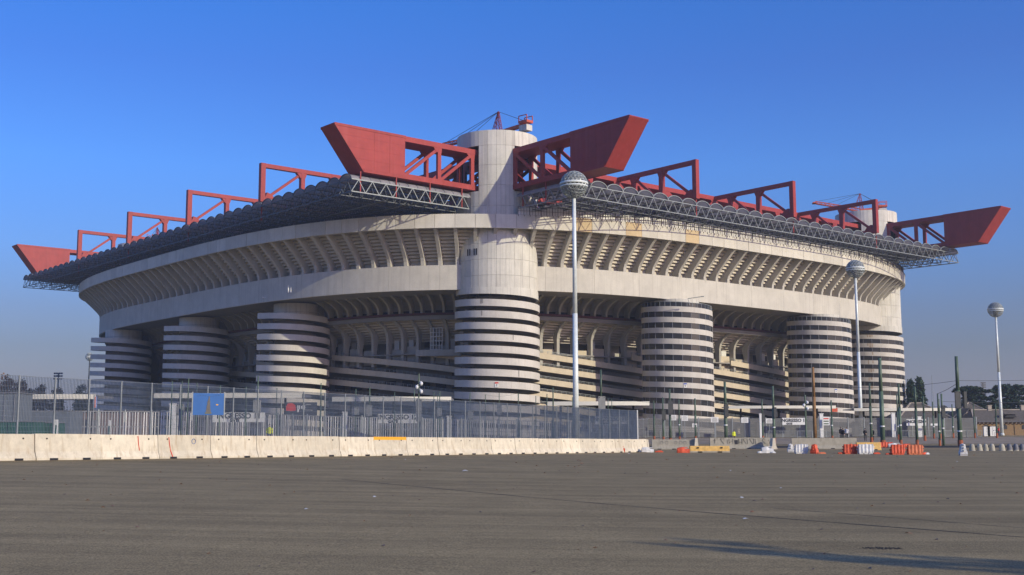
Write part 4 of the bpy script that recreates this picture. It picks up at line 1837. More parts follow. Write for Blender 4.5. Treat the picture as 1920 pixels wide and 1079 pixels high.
def sign(name, label, x0, x1, y0, y1, Y, lines, face='white', ink='ink', frame=False, rz=0.0, cat='sign', bold=0.02):
    a, b_ = at(x0, y1, Y), at(x1, y0, Y)
    wd, ht = b_.x - a.x, b_.z - a.z
    t = thing(name, label, cat, ((a.x + b_.x) / 2, Y, a.z), rz)
    MB().box((0, 0, ht / 2), (wd, .05, ht)).build('board', M[face], t)
    for (txt, frac, size, xo) in lines:
        o = text_mesh(txt, ht * size, M[ink], 'lettering', bold=bold)
        o.parent = t
        o.location = (xo * wd, -.045, ht * frac)
        o.rotation_euler = (PI / 2, 0, 0)
    return t


sign('gate_sign', 'white INGRESSO 11 gate sign behind the mesh fence below the blue banner', 399, 497, 773, 791, 115, [('INGRESSO 11', .63, .78, 0), ('GATE', .17, .42, -.08)])
sign('gate_sign', 'white INGRESSO 12 gate sign behind the mesh fence', 708, 784, 776, 793.5, 139, [('INGRESSO 12', .63, .72, 0), ('GATE', .17, .42, -.12)])
sign('gate_sign', 'white INGRESSO 13 gate sign behind the right end of the mesh fence', 1116, 1176, 782, 796, 156, [('INGRESSO 13', .63, .72, 0), ('GATE', .17, .42, -.15)])
sign('gate_sign', 'white INGRESSO 14 gate sign on the grey perimeter fence', 1467, 1510, 785, 798, 182.5, [('INGRESSO 14', .62, .66, 0), ('GATE', .16, .34, -.2)])
sign('gate_sign', 'rightmost INGRESSO gate sign, half hidden behind green poles', 1700, 1736, 788, 800, 182.5, [('INGRESSO', .62, .66, 0)])
sign('strip_sign', 'blank white strip board right of the rightmost gate sign', 1745, 1758, 796, 800, 182.5, [])
# gate notice board with coloured rows
nb_ = sign('notice_board', 'white notice board with a red row and two green rows beside the INGRESSO 14 gate', 1543, 1555, 783, 799, 182, [])
a_, c_ = at(1543, 799, 182), at(1555, 783, 182)
wd, ht = c_.x - a_.x, c_.z - a_.z
for f_, mt in ((.78, 'redink'), (.48, 'green'), (.18, 'green')):
    MB().box((0, -.04, ht * f_), (wd * .75, .02, ht * .13)).build('coloured_row', M[mt], nb_)
# small grey rule boards along the grey fence
for i, (x0, x1, y0, y1, f_, lab) in enumerate(((1278, 1290, 780, 790, 'signgrey', 'small dark blue-grey rule board on the fence left of the tall notices'),
                                          (1257, 1268, 779, 789, 'white', 'pale rule board with red writing by the end of the mesh fence'),
                                          (1333, 1347, 783, 793, 'box', 'pale grey rule board in the middle of the grey fence'),
                                          (1390, 1403, 784, 794, 'signgrey', 'dark grey rule board left of the INGRESSO 14 gate'),
                                          (1436, 1449, 786, 795, 'box', 'grey rule board fixed at the signal box left of the INGRESSO 14 gate'),
                                          (1298, 1307, 795, 802, 'white', 'small white notice on a green pole before the grey fence'))):
    t = sign('rule_board', lab, x0, x1, y0, y1, 180, [])
    q = MB()
    a_, c_ = at(x0, y1, 180), at(x1, y0, 180)
    wd, ht = c_.x - a_.x, c_.z - a_.z
    for k in range(4):
        q.box((0, -.035, ht * (.8 - .2 * k)), (wd * (.7 if k else .5), .015, ht * .06))
    q.build('print_lines', M['ink'] if f_ != 'signgrey' else M['box'], t)
    gp = gz(t.location.x, 180)
    MB().box((0, .08, (gp - t.location.z) / 2 + .2), (.08, .06, t.location.z - gp + .4)).build('stand', M['meshpost'], t)
# dark advertising board with a red car picture
ad = sign('advert_board', 'dark advertising board with a red car picture and white lettering behind the mesh fence', 535, 595, 754, 779, 150, [])
a_, c_ = at(535, 779, 150), at(595, 754, 150)
wd, ht = c_.x - a_.x, c_.z - a_.z
kids_ = kids(ad)
kids_[0].data.materials[0] = plain('advert_dark', (0.05, 0.055, 0.065))
q = MB()
q.prism([(-.48, .55), (-.46, .78), (-.42, .92), (-.30, .95), (-.2, .8), (-.17, .6), (-.17, .38), (-.3, .33), (-.47, .38)], 'y', .02)
q.v = [(x * wd, y - .04, z * ht) for x, y, z in q.v]
q.build('car_picture', M['redink'], ad)
q = MB()
for k in range(5):
    q.box(((-.10 + .05 * k) * wd, -.045, .62 * ht), (.035 * wd, .02, (.30 if k != 2 else .2) * ht), 0)
q.box((-.10 * wd, -.045, .38 * ht), (.05 * wd, .02, .22 * ht))
q.build('white_marks', M['white'], ad)
q = MB()
q.box((.22 * wd, -.045, .82 * ht), (.16 * wd, .02, .04 * ht))
q.box((.33 * wd, -.045, .4 * ht), (.04 * wd, .02, .06 * ht))
q.box((.2 * wd, -.045, .42 * ht), (.22 * wd, .02, .03 * ht))
q.build('grille_picture', M['slat_pale'], ad)
for sx in (-.4, .4):
    MB().box((sx * wd, .1, -.9), (.12, .12, 3.6)).build('stand', M['meshpost'], ad)


# ------------------------------------------------------------------ entrance canopies
def canopy(label, x0, x1, yt, Y, th=0.62, depth=7.0, z_off=0.0, taper=True):
    a, b_ = at(x0, yt, Y), at(x1, yt, Y)
    wd = b_.x - a.x
    zt = a.z + z_off
    t = thing('entrance_canopy', label, 'canopy', ((a.x + b_.x) / 2, Y, gz((a.x + b_.x) / 2, Y)), 0, 'thin cream entrance canopies round the stadium')
    zt -= t.location.z
    n = 20
    q, q2 = MB(), MB()
    pts = []
    for i in range(n + 1):
        f_ = i / n
        x = -wd / 2 + wd * f_
        y = -1.6 * math.sin(PI * (0.15 + .7 * f_)) + .9
        pts.append((x, y))
    for i in range(n):
        (xa, ya), (xb, yb) = pts[i], pts[i + 1]
        q.hexa([(xa, ya, zt - th), (xb, yb, zt - th), (xb, yb + .12, zt - th), (xa, ya + .12, zt - th)],
               [(xa, ya, zt), (xb, yb, zt), (xb, yb + .12, zt), (xa, ya + .12, zt)])
        q2.hexa([(xa, ya + .12, zt - th + .05), (xb, yb + .12, zt - th + .05), (xb, yb + depth, zt - th + .25), (xa, ya + depth, zt - th + .25)],
                [(xa, ya + .12, zt - .1), (xb, yb + .12, zt - .1), (xb, yb + depth, zt - .1), (xa, ya + depth, zt - .1)])
    q.build('fascia', M['canopy'], t)
    q2.build('roof_slab', M['canopy_under'], t)
    for f_ in (.14, .5, .86):
        x = -wd / 2 + wd * f_
        MB().tube((x, 3, 0), (x, 3, zt - th + .1), .17, n=10).build('column', M['black'], t)
    q = MB()
    for f_ in (.25, .42, .62, .78):
        x = -wd / 2 + wd * f_
        q.box((x, 2, zt - th - .02), (1.4, .25, .12))
    q.build('ceiling_light', M['slat_pale'], t)
    # dark booth row below
    q = MB()
    k = -wd / 2 + 1.5
    while k < wd / 2 - 1.5:
        q.box((k, 4.5, 1.3), (1.1, 1.8, 2.6))
        k += 2.3
    q.build('turnstile_booth', M['canopy_under'], t)
    return t


canopy('cream-edged entrance canopy at the far left behind the mesh fence', 23, 178, 738, 150)
canopy('cream-edged entrance canopy behind the blue banner', 288, 566, 736.5, 150)
canopy('cream-edged entrance canopy left of the near corner tower foot', 622, 846, 744, 160)
canopy('cream-edged entrance canopy crossing the near lamp mast', 1026, 1218, 753.5, 178, th=.6)
canopy('cream-edged entrance canopy between the two glazed ramp towers', 1367, 1568, 762, 205, th=.5)
canopy('cream-edged entrance canopy at the right ending by the big green pole', 1602, 1792, 767, 205, th=.5)

# ------------------------------------------------------------------ tram poles
# (px_top, y_top, px_base, Y, radius, material, box(y0,y1,width px,offset px), description)
far_poles = [
    (319.5, 714, 105, 0.055), (338, 714, 106, .055), (350, 709, 108, .07), (366, 717, 108, .06), (410, 722, 104, .06), (459, 725, 104, .06),
    (481, 705, 108, .08), (517, 727, 110, .05), (600, 718, 108, .06), (666, 729, 128, .06), (692, 726, 126, .08), (739, 735, 128, .05),
    (776, 731, 130, .06), (813, 735, 132, .055), (820, 738, 136, .05), (824, 734, 130, .07), (881, 736, 135, .06), (910, 740, 138, .06),
    (936, 736, 138, .06), (972, 737, 140, .08), (1005, 743, 142, .06), (1026, 739, 145, .07), (1037.5, 727, 140, .10), (1074, 745, 146, .06),
    (1128, 694, 128, .13), (1141, 748, 150, .06), (1148, 748, 151, .06), (1224, 752, 168, .13), (1241, 746, 166, .14), (1254, 730, 160, .17), (1271, 750, 167, .12),
    (1301, 748, 168, .14), (1357.5, 717, 158, .22), (1426, 750, 168, .12), (1447, 725, 160, .18), (1555, 752, 168, .13), (1628, 720, 162, .17),
    (1649, 715, 160, .19), (1678, 740, 172, .12), (1727, 744, 168, .15), (1744, 755, 176, .12), (1756, 750, 176, .13), (1780, 760, 178, .11), (1820, 758, 178, .12), (1861, 760, 178, .13)]
boxes = {350: (757, 778, 14, -13), 481: (750, 774, 13, 0), 566: (767, 784, 8, 0), 666: (764, 778, 13, 0), 692: (759, 780, 10, 0), 776: (749, 774, 11, 9),
         824: (765, 780, 9, 0), 881: (770, 788, 10, 1), 936: (756, 778, 9, 0), 1128: (744, 771, 13, 1), 1241: (770, 789, 7, 1), 1254: (752, 779, 9, 1),
         1357.5: (759, 783, 7, 1), 1447: (765, 785, 5, 2), 1426: (776, 792, 5, 1), 1649: (755, 786, 6, -1)}
ordn = ['first', 'second', 'third', 'fourth', 'fifth', 'sixth', 'seventh', 'eighth', 'ninth', 'tenth', 'eleventh', 'twelfth', 'thirteenth',
        'fourteenth', 'fifteenth', 'sixteenth', 'seventeenth', 'eighteenth', 'nineteenth', 'twentieth', 'twenty-first', 'twenty-second', 'twenty-third',
        'twenty-fourth', 'twenty-fifth', 'twenty-sixth', 'twenty-seventh']
pole_tops = {}


def pole(label, px_t, y_t, px_b, Y, r, mt, foot=True, box=None, band=True):
    g0 = on_ground(px_b, Y)
    top = at(px_t, y_t, Y)
    t = thing('tram_pole', label, 'pole', g0, 0, 'green tram line poles')
    tp = Vector((top.x - g0.x, 0, top.z - g0.z))
    # the photograph's lean is perspective; stand it upright through its mean column
    lean = Vector((0, 0, tp.z))
    q = MB()
    q.tube((0, 0, 0), lean * .62, r * 1.1, r * 1.0, 10)
    q.tube(lean * .62, lean, r * .85, r * .75, 10)
    q.build('shaft', M[mt], t, smooth=True)
    if foot:
        MB().tube((0, 0, 0), (0, 0, .75), r * 1.25, r * 1.2, 10).build('rusty_foot', M['rust'], t)
    if band and rnd.random() < .55:
        zb_ = rnd.uniform(1.6, 2.6)
        MB().tube((0, 0, zb_), (0, 0, zb_ + .15), r * 1.13, n=10).build('sticker', M['white'], t)
    if box:
        y0, y1, wpx, off = box
        zt, zb = at(px_t, y0, Y).z - g0.z, at(px_t, y1, Y).z - g0.z
        wd = wpx * Y / F
        q = MB()
        q.box((off * Y / F, -r - .12, (zt + zb) / 2), (wd, .22, zt - zb))
        q.build('signal_box', M['darkbox' if px_t > 1200 else 'box'], t)
        q = MB()
        for sx in (-.35, .35):
            for z in (zt - .12, zb + .12):
                q.box((off * Y / F + sx * wd, -r - .25, z), (.07, .03, .07))
        q.build('box_bolt', M['black'], t)
    pole_tops[px_t] = g0 + lean
    return t


ki = 0
kr = 0
for (px, yt, Y, r) in far_poles:
    bx = boxes.get(px)
    if px < 1200:
        lab = 'thin green pole behind the mesh fence, %s from the left%s' % (ordn[ki], ', carrying a grey box' if bx else '')
        ki += 1
    else:
        lab = 'slim green pole before the grey fence, %s right of the mesh fence%s' % (ordn[kr], ', with box' if bx else '')
        kr += 1
    pole(lab, px, yt, px + (0 if px < 1200 else (px - 900) * .009), Y, r, 'green', foot=px > 1200, box=bx, band=px > 1200)
pole('brown rusty tram pole in front of the INGRESSO 14 gate', 1525, 690, 1529, 152, .22, 'rustpole', foot=False, band=False)
pole('thick green tram pole with rusty foot just right of the second lamp mast', 1653.5, 673, 1656, 139, .245, 'green')
pole('green tram pole right of the thick one, above the orange barriers', 1686, 721, 1689.5, 146, .165, 'green')
pole('dark green tram pole between the orange barriers and the canopy end', 1717, 727, 1720, 146, .16, 'green')
pole('slender green pole with orange foot left of the dark-boxed pole', 1759, 740, 1762.5, 146, .12, 'green')
pole('dark green pole with a narrow black box', 1767, 740, 1769.5, 149, .15, 'green', box=(762, 786, 6, 1), foot=False)
bigp = pole('tall thick green pole with two big signal boxes behind the white plastic barrier', 1797, 670, 1801, 140, .25, 'green', box=(736, 768, 10, -3))
z_ = at(1797, 752, 140).z - bigp.location.z
MB().box((.75, -.1, z_), (.32, .5, 2.0)).build('signal_box', M['darkbox'], bigp)
# camera poles
for lab, px, yt, Y, rr in (('grey pole with white dome cameras behind the mesh fence', 784.5, 701, 134, .08), ('green pole with white dome cameras by the INGRESSO 14 gate', 1512, 742, 172, .12)):
    g0 = on_ground(px, Y)
    zt = at(px, yt, Y).z - g0.z
    t = thing('camera_pole', lab, 'camera pole', g0)
    MB().tube((0, 0, 0), (0, 0, zt), rr, n=8).build('shaft', M['green'], t)
    for k, (dx, dz) in enumerate(((.28, -1.1), (.28, -2.0), (-.22, -1.5))):
        q = MB()
        q.lathe([(0.02, -.24), (.15, -.18), (.2, 0), (.16, .16), (.02, .22)], 10, c=(dx, -.1, zt + dz))
        q.bar((0, 0, zt + dz + .3), (dx, -.1, zt + dz + .2), .06)
        q.build('dome_camera', M['lamp_white'], t, smooth=True)
    if px < 900:
        MB().box((.02, -.2, zt - 4.3), (.65, .2, 2.2)).build('signal_box', M['box'], t)

# overhead wires: run between poles, sagging a little
def wire(label, a, b_, sag=0.35, r=0.035, n=14):
    q = MB()
    a, b_ = Vector(a), Vector(b_)
    P = []
    for i in range(n + 1):
        f_ = i / n
        p = a.lerp(b_, f_)
        p.z -= sag * 4 * f_ * (1 - f_)
        P.append(p)
    for i in range(n):
        q.bar(P[i], P[i + 1], r)
    tag(q.build('overhead_wire', M['wire']), label, 'wire', 'overhead tram wires')


T = lambda px: pole_tops[px]
far_r = on_ground(2150, 150)
wire('overhead wire running from the tall boxed pole to the right edge', T(1797) + Vector((0, 0, -2.9)), (far_r.x, far_r.y, T(1797).z - 1.6), .3, .05)
wire('overhead wire running left from the tall boxed pole to the rusty pole', T(1525) + Vector((0, 0, -2.4)), T(1797) + Vector((0, 0, -2.9)), .5, .04)
wire('lower overhead wire right of the tall boxed pole', T(1767) + Vector((0, 0, -1.0)), (far_r.x, far_r.y, T(1767).z - .6), .3, .04)
wire('overhead wire between the thick pole and the right edge, lowest of three', T(1653.5) + Vector((0, 0, -5.3)), (far_r.x + 8, far_r.y, T(1767).z - 2.0), .6, .035)
wire('overhead wire from the near lamp mast region to the slim poles', T(1128) + Vector((0, 0, -1.6)), T(1357.5) + Vector((0, 0, -1.4)), .5, .035)
wire('overhead wire across the first glazed tower foot', T(1357.5) + Vector((0, 0, -1.4)), T(1525) + Vector((0, 0, -2.4)), .6, .035)
wire('second overhead wire low across the glazed tower foot', T(1128) + Vector((0, 0, -3.0)), T(1447) + Vector((0, 0, -1.5)), .8, .03)
wire('steep wire rising from the dark-boxed pole to the tall boxed pole', T(1759) + Vector((0, 0, 0)), T(1797) + Vector((0, 0, -3.2)), .1, .04)
wire('thin wire linking slim poles behind the mesh fence', T(910), T(972) , .3, .02)

# ------------------------------------------------------------------ barriers and plastic blocks on the car park
def gnd(px, Y):
    return on_ground(px, Y)


def yfor(py):
    r = ray(960, py)
    return -EYE / r.z * r.y


def jersey(label, x0, x1, Y, mt, H=1.1, rz=0.0, wt=.12, wb=.31, grp=None):
    a, b_ = gnd(x0, Y), gnd(x1, Y)
    L = (b_.x - a.x)
    t = thing('concrete_barrier', label, 'concrete barrier', ((a.x + b_.x) / 2, Y, min(a.z, b_.z)), rz, grp)
    jersey_mesh(L, H, wt, wb).build('block', M[mt], t)
    n_ = max(2, int(round(L / 1.6)))
    for i in range(n_):
        MB().box((-L / 2 + L * (i + .5) / n_, -wb - .005, .045), (.38, .03, .09)).build('fork_slot', M['dark'], t)
    return t, L


t, L = jersey('grey concrete barrier with faint graffiti right after the mesh fence', 1222, 1304, 118, 'jersey_grey', 1.0)
q = MB()
for cx_ in (-1.2, -.7, 0.2, .7, 1.1):
    for k in range(7):
        a0, a1 = R(50 * k), R(50 * k + 50)
        q.bar((cx_ + .16 * math.cos(a0), -.178, .68 + .16 * math.sin(a0)), (cx_ + .16 * math.cos(a1), -.178, .68 + .16 * math.sin(a1)), .025, .02)
q.build('graffiti', M['canopy_under'], t)
t, L = jersey('grey concrete barrier with black angular graffiti letters', 1331, 1448, 121, 'jersey_grey', 1.15)
# graffiti strokes as in the photograph (unit boxes along the face)
gw = L / 117.0
strokes = [
    ((1339, 822), (1347, 822)), ((1340, 822), (1340, 830)), ((1337, 825), (1342, 825)),
    ((1350, 822), (1358, 822)), ((1350, 822), (1357, 831)),
    ((1363.5, 823.5), (1363.5, 831)), ((1367, 822), (1367, 831)), ((1367, 829), (1373, 826)), ((1374, 822), (1374, 831)),
    ((1385, 822), (1385, 831)), ((1391, 822), (1391, 831)), ((1385, 828), (1391, 828)),
    ((1393, 822), (1401, 822)), ((1393, 822), (1399, 831)), ((1401, 822), (1401, 831)),
    ((1405, 822), (1413, 822)), ((1405, 822), (1411, 831)), ((1413, 822), (1413, 831)), ((1416, 822), (1416, 831)),
    ((1429, 825), (1435, 831)), ((1429, 825), (1431, 821.5)), ((1431, 821.5), (1434, 823)), ((1442, 831), (1446, 821)), ((1440, 826), (1441, 824))]
q = MB()
for (xa, ya), (xb, yb) in strokes:
    def P_(x, y):
        z = 1.15 - (y - 820.0) / 20.0 * 1.15
        return ((x - 1389.5) * gw, -(0.12 + (1.15 - z) / .79 * .07) - .012, z)
    q.bar(P_(xa, ya), P_(xb, yb), .055, .02)
q.build('graffiti_lettering', M['ink'], t)
MB().box(((1380 - 1389.5) * gw, -.165, .68), (.34, .03, .45)).build('painted_out_patch', M['ink'], t)
jersey('plain grey concrete barrier behind the white and orange plastic blocks', 1484, 1606, 120, 'jersey_grey', 1.1)
t, L = jersey('low yellow concrete barrier lying in front of the graffiti barrier', 1293, 1367, 99.5, 'yellow', .55, wt=.2, wb=.3)
MB().box((0, -.305, .045), (L + .02, .03, .14)).build('bare_foot', M['jersey_grey'], t)
for x in (-L * .3, L * .3):
    MB().box((x, -.29, .40), (.16, .12, .10)).build('lifting_pocket', M['dark'], t)
jersey('short yellow barrier with black lettering behind the right white plastic block', 1606, 1651, 112, 'yellow', .72)
end_bar = [('pale barrier end beside the first grey barrier', 1305, 118.5), ('pale barrier end at the right end of the graffiti barrier', 1449.5, 119)]
for lab, px, Y in end_bar:
    p = gnd(px, Y)
    t = thing('concrete_barrier', lab, 'concrete barrier', p, R(84))
    jersey_mesh(2.2, 1.12).build('block', M['jersey'], t)


def water_block(label, px, Y, wpx, hpx, mt, rz=0.0, name='plastic_barrier'):
    """water-filled road barrier: ribbed body, feet, end lugs"""
    p = gnd(px, Y)
    t = thing(name, label, 'plastic barrier', p, rz, 'water-filled plastic road barriers')
    L = wpx * Y / F
    H = hpx * Y / F
    n = 4
    q = MB()
    xs_ = []
    for i in range(n * 4 + 1):
        f_ = i / (n * 4)
        xs_.append((-L / 2 + L * f_, 0.03 * math.cos(2 * PI * f_ * n)))
    prof = [(.26, .10), (.25, .22), (.17, .45), (.13, H - .03), (.09, H)]
    for x, w_ in xs_:
        e = 0.0 if abs(abs(x) - L / 2) > .02 else -.04
        ring = [(y + w_ + e, z) for y, z in prof]
        for y, z in ring:
            q.v.append((x + (z * .08), -y, z))
        for y, z in reversed(ring):
            q.v.append((x + (z * .08), y, z))
    m_ = len(prof) * 2
    for i in range(len(xs_) - 1):
        for k in range(m_):
            kk = (k + 1) % m_
            q.f.append((i * m_ + k, (i + 1) * m_ + k, (i + 1) * m_ + kk, i * m_ + kk))
    q.f.append(tuple(range(m_ - 1, -1, -1)))
    q.f.append(tuple(range((len(xs_) - 1) * m_, len(xs_) * m_)))
    q.build('body', M[mt], t)
    for x in (-L / 2 + .2, 0, L / 2 - .2):
        MB().box((x, 0, .055), (.3, .5, .11)).build('foot', M[mt], t)
    for sx in (-1, 1):
        q = MB()
        for z in (.35, .55, .75):
            if z < H:
                q.tube((sx * (L / 2 + .06) + z * .08, 0, z - .05), (sx * (L / 2 + .06) + z * .08, 0, z + .05), .07, n=8)
        q.build('end_lug', M[mt], t)
    q = MB()
    q.tube((0.08, 0, H - .005), (0.08, 0, H + .04), .06, n=8)
    q.build('filler_cap', M[mt], t)
    return t


Yb = {853: 89, 851: 93}
water_block('white ribbed plastic barrier, left one, beside the dark orange block', 1502, 93, 23, 17, 'whiteplastic')
water_block('dark orange plastic barrier turned end-on right of the left white one', 1527, 92.5, 15, 17, 'orange', R(58))
water_block('orange ribbed plastic barrier left of the right white one', 1594, 91, 25, 18, 'orange')
water_block('white ribbed plastic barrier, right one, in front of the yellow barrier', 1622.5, 90.5, 27, 18, 'whiteplastic')
water_block('orange plastic barrier, left of the close orange pair below the green poles', 1682.5, 88, 24, 18.5, 'orange')
water_block('faded orange plastic barrier, right of the close orange pair', 1715, 88, 27, 18, 'orange_faded')
water_block('distant orange plastic barrier behind the thick green pole', 1660, 132, 22, 9.5, 'orange')
water_block('white plastic barrier standing end-on under the tall boxed pole', 1806, 84, 17, 21, 'whiteplastic', R(80))
water_block('white plastic barrier end seen beside the plain grey barrier', 1482.5, 100, 9, 15, 'whiteplastic', R(82))


def lying(label, px, Y, L, W_, H, mt, rz=0.0, name='fallen_plastic_barrier', tilt=0.0):
    p = gnd(px, Y)
    t = thing(name, label, 'plastic barrier', p, rz)
    t.rotation_euler = (0, tilt, rz)
    q = MB()
    n = 8
    for i in range(n + 1):
        f_ = i / n
        x = -L / 2 + L * f_
        s = .72 + .28 * math.sin(PI * min(1, f_ * 1.25 + .12)) + .03 * math.cos(i * 2.1)
        for a, b_ in ((-1, 0), (-1.0, .55), (-.6, 1), (.6, 1), (1, .55), (1, 0)):
            q.v.append((x, a * W_ / 2 * s, .01 + b_ * H * s))
    for i in range(n):
        for k in range(6):
            kk = (k + 1) % 6
            q.f.append((i * 6 + k, (i + 1) * 6 + k, (i + 1) * 6 + kk, i * 6 + kk))
    q.f.append((5, 4, 3, 2, 1, 0))
    q.f.append(tuple(range(n * 6, n * 6 + 6)))
    q.build('body', M[mt], t)
    q = MB()
    q.box((L * .1, 0, H * 1.0), (L * .5, W_ * .35, .06))
    q.tube((-L / 2 - .03, 0, H * .4), (-L / 2 + .08, 0, H * .4), H * .16, n=8)
    q.build('moulded_rib', M[mt], t)
    return t


lying('orange plastic barrier toppled in front of the last cream barriers', 1163, 97, .75, .6, .46, 'orange')
lying('orange fragment pointing left from the toppled barrier', 1149, 97.5, .5, .3, .18, 'orange_faded', name='plastic_fragment')
lying('white plastic barrier lying flat past the end of the barrier row', 1214, 99, 1.0, .55, .40, 'whiteplastic', tilt=R(4))
lying('flat orange strip of broken plastic right of the fallen white barrier', 1236, 99, .65, .25, .13, 'orange', name='plastic_fragment')
lying('crumpled orange plastic barrier left of the low yellow barrier', 1281, 97, 1.0, .6, .45, 'orange')
lying('white plastic barrier lying on its side, alone on the asphalt', 1439, 95.5, .95, .55, .5, 'whiteplastic')
lying('small white plastic scrap left of the lying white barrier', 1425, 95.3, .4, .3, .14, 'whiteplastic', name='plastic_fragment')
lying('small white plastic scrap right of the lying white barrier', 1450, 95.3, .35, .3, .12, 'whiteplastic', name='plastic_fragment')
lying('flat orange strip right of the dark orange block', 1541, 91.5, .6, .25, .12, 'orange_faded', name='plastic_fragment')
lying('flat orange strip left of the middle orange barrier', 1578, 91, .55, .25, .12, 'orange', name='plastic_fragment')
lying('flat orange strip right of the right white barrier', 1644, 90, .5, .25, .12, 'orange', name='plastic_fragment')
lying('flat orange strip left of the orange pair', 1667, 88, .5, .2, .1, 'orange', name='plastic_fragment')
lying('flat orange strip right of the faded orange barrier', 1734, 88, .4, .2, .14, 'orange', name='plastic_fragment')
lying('white scrap right of the orange pair', 1739, 88, .3, .22, .12, 'whiteplastic', name='plastic_fragment')
lying('distant white plastic barrier lying behind the green poles', 1678, 132, 1.6, .8, .45, 'whiteplastic')
lying('distant orange plastic piece right of the lying white one', 1700, 134, 1.3, .5, .35, 'orange', name='plastic_fragment')

# half-round concrete bollards along the verge
dome_x = [(1823, 'cream', 5.2), (1837, 'cream', 5), (1848.5, 'cream', 4.6), (1860.5, 'cream', 5), (1879, 'cream', 5.5), (1893, 'dark', 5), (1905, 'dark', 5), (1917, 'dark', 5), (1929, 'dark', 5)]
dl = ['pale domed concrete bollard nearest the white end-on barrier', 'pale domed concrete bollard, second from the white end-on barrier', 'pale domed concrete bollard in the middle of the verge row',
      'pale domed concrete bollard left of the gap in the row', 'pale domed concrete bollard right of the gap in the row', 'dark domed bollard, first of the dark ones', 'dark domed bollard, middle of the dark ones',
      'dark domed bollard cut by the right edge', 'dark domed bollard just outside the right edge']
for i, (px, kind, wpx) in enumerate(dome_x):
    p = gnd(px, 106)
    t = thing('dome_bollard', dl[i], 'bollard', p, 0, 'row of domed bollards along the verge')
    r = wpx * 106 / F
    q = MB()
    H_ = .62
    q.lathe([(r, 0)] + [(r * (math.cos(a) ** .6), .12 + (H_ - .12) * math.sin(a)) for a in [R(88) * k / 7 for k in range(8)]], 18)
    q.build('dome', M['dome'] if kind == 'cream' else M['canopy_under'], t, smooth=True)
    MB().tube((0, 0, 0), (0, 0, .08), r * 1.1, n=18).build('base', M['raw'], t)

# crowd barriers (low silver railings) along the grey fence
cb = None
q = MB()
for k in range(11):
    q.bar((-1.0 + .2 * k, 0, .2), (-1.0 + .2 * k, 0, 1.05), .025)
q.bar((-1.1, 0, .18), (1.1, 0, .18), .04)
q.build  # keep
rail_me = q.mesh('bars')
q = MB()
q.bar((-1.1, 0, 1.08), (1.1, 0, 1.08), .05)
for sx in (-1.1, 1.1):
    q.bar((sx, 0, 0), (sx, 0, 1.08), .05)
    q.bar((sx, -.3, .02), (sx, .3, .02), .05)
fr_me = q.mesh('frame')
cnt = 0
for x0, x1 in ((1454, 1572), (1690, 1835), (1224, 1262)):
    px = x0
    while px < x1:
        p = gnd(px, 180)
        t = thing('crowd_barrier', 'silver crowd-control barrier in the line along the foot of the grey perimeter fence', 'crowd barrier', p, rnd.uniform(-.15, .15), 'silver crowd barriers along the perimeter fence')
        put('frame', fr_me, M['galv'], t)
        put('bars', rail_me, M['galv'], t)
        px += 27.5
        cnt += 1


# ------------------------------------------------------------------ people
def skinned(name, verts, edges, radii, mat, parent, loc, rz, root=0, scale=1.0):
    me = bpy.data.meshes.new(name)
    me.from_pydata([Vector(v_) * scale for v_ in verts], edges, [])
    o = bpy.data.objects.new(name, me)
    C.objects.link(o)
    md = o.modifiers.new('skin', 'SKIN')
    for i, r in enumerate(radii):
        me.skin_vertices[0].data[i].radius = (r * scale, r * scale)
        me.skin_vertices[0].data[i].use_root = (i == root)
    sb = o.modifiers.new('sub', 'SUBSURF')
    sb.levels = 1
    sb.render_levels = 1
    dg = bpy.context.evaluated_depsgraph_get()
    nm = bpy.data.meshes.new_from_object(o.evaluated_get(dg))
    C.objects.unlink(o)
    bpy.data.objects.remove(o)
    nm.materials.clear()
    nm.materials.append(mat)
    nm.polygons.foreach_set('use_smooth', [True] * len(nm.polygons))
    return put(name, nm, None, parent, loc, rz)


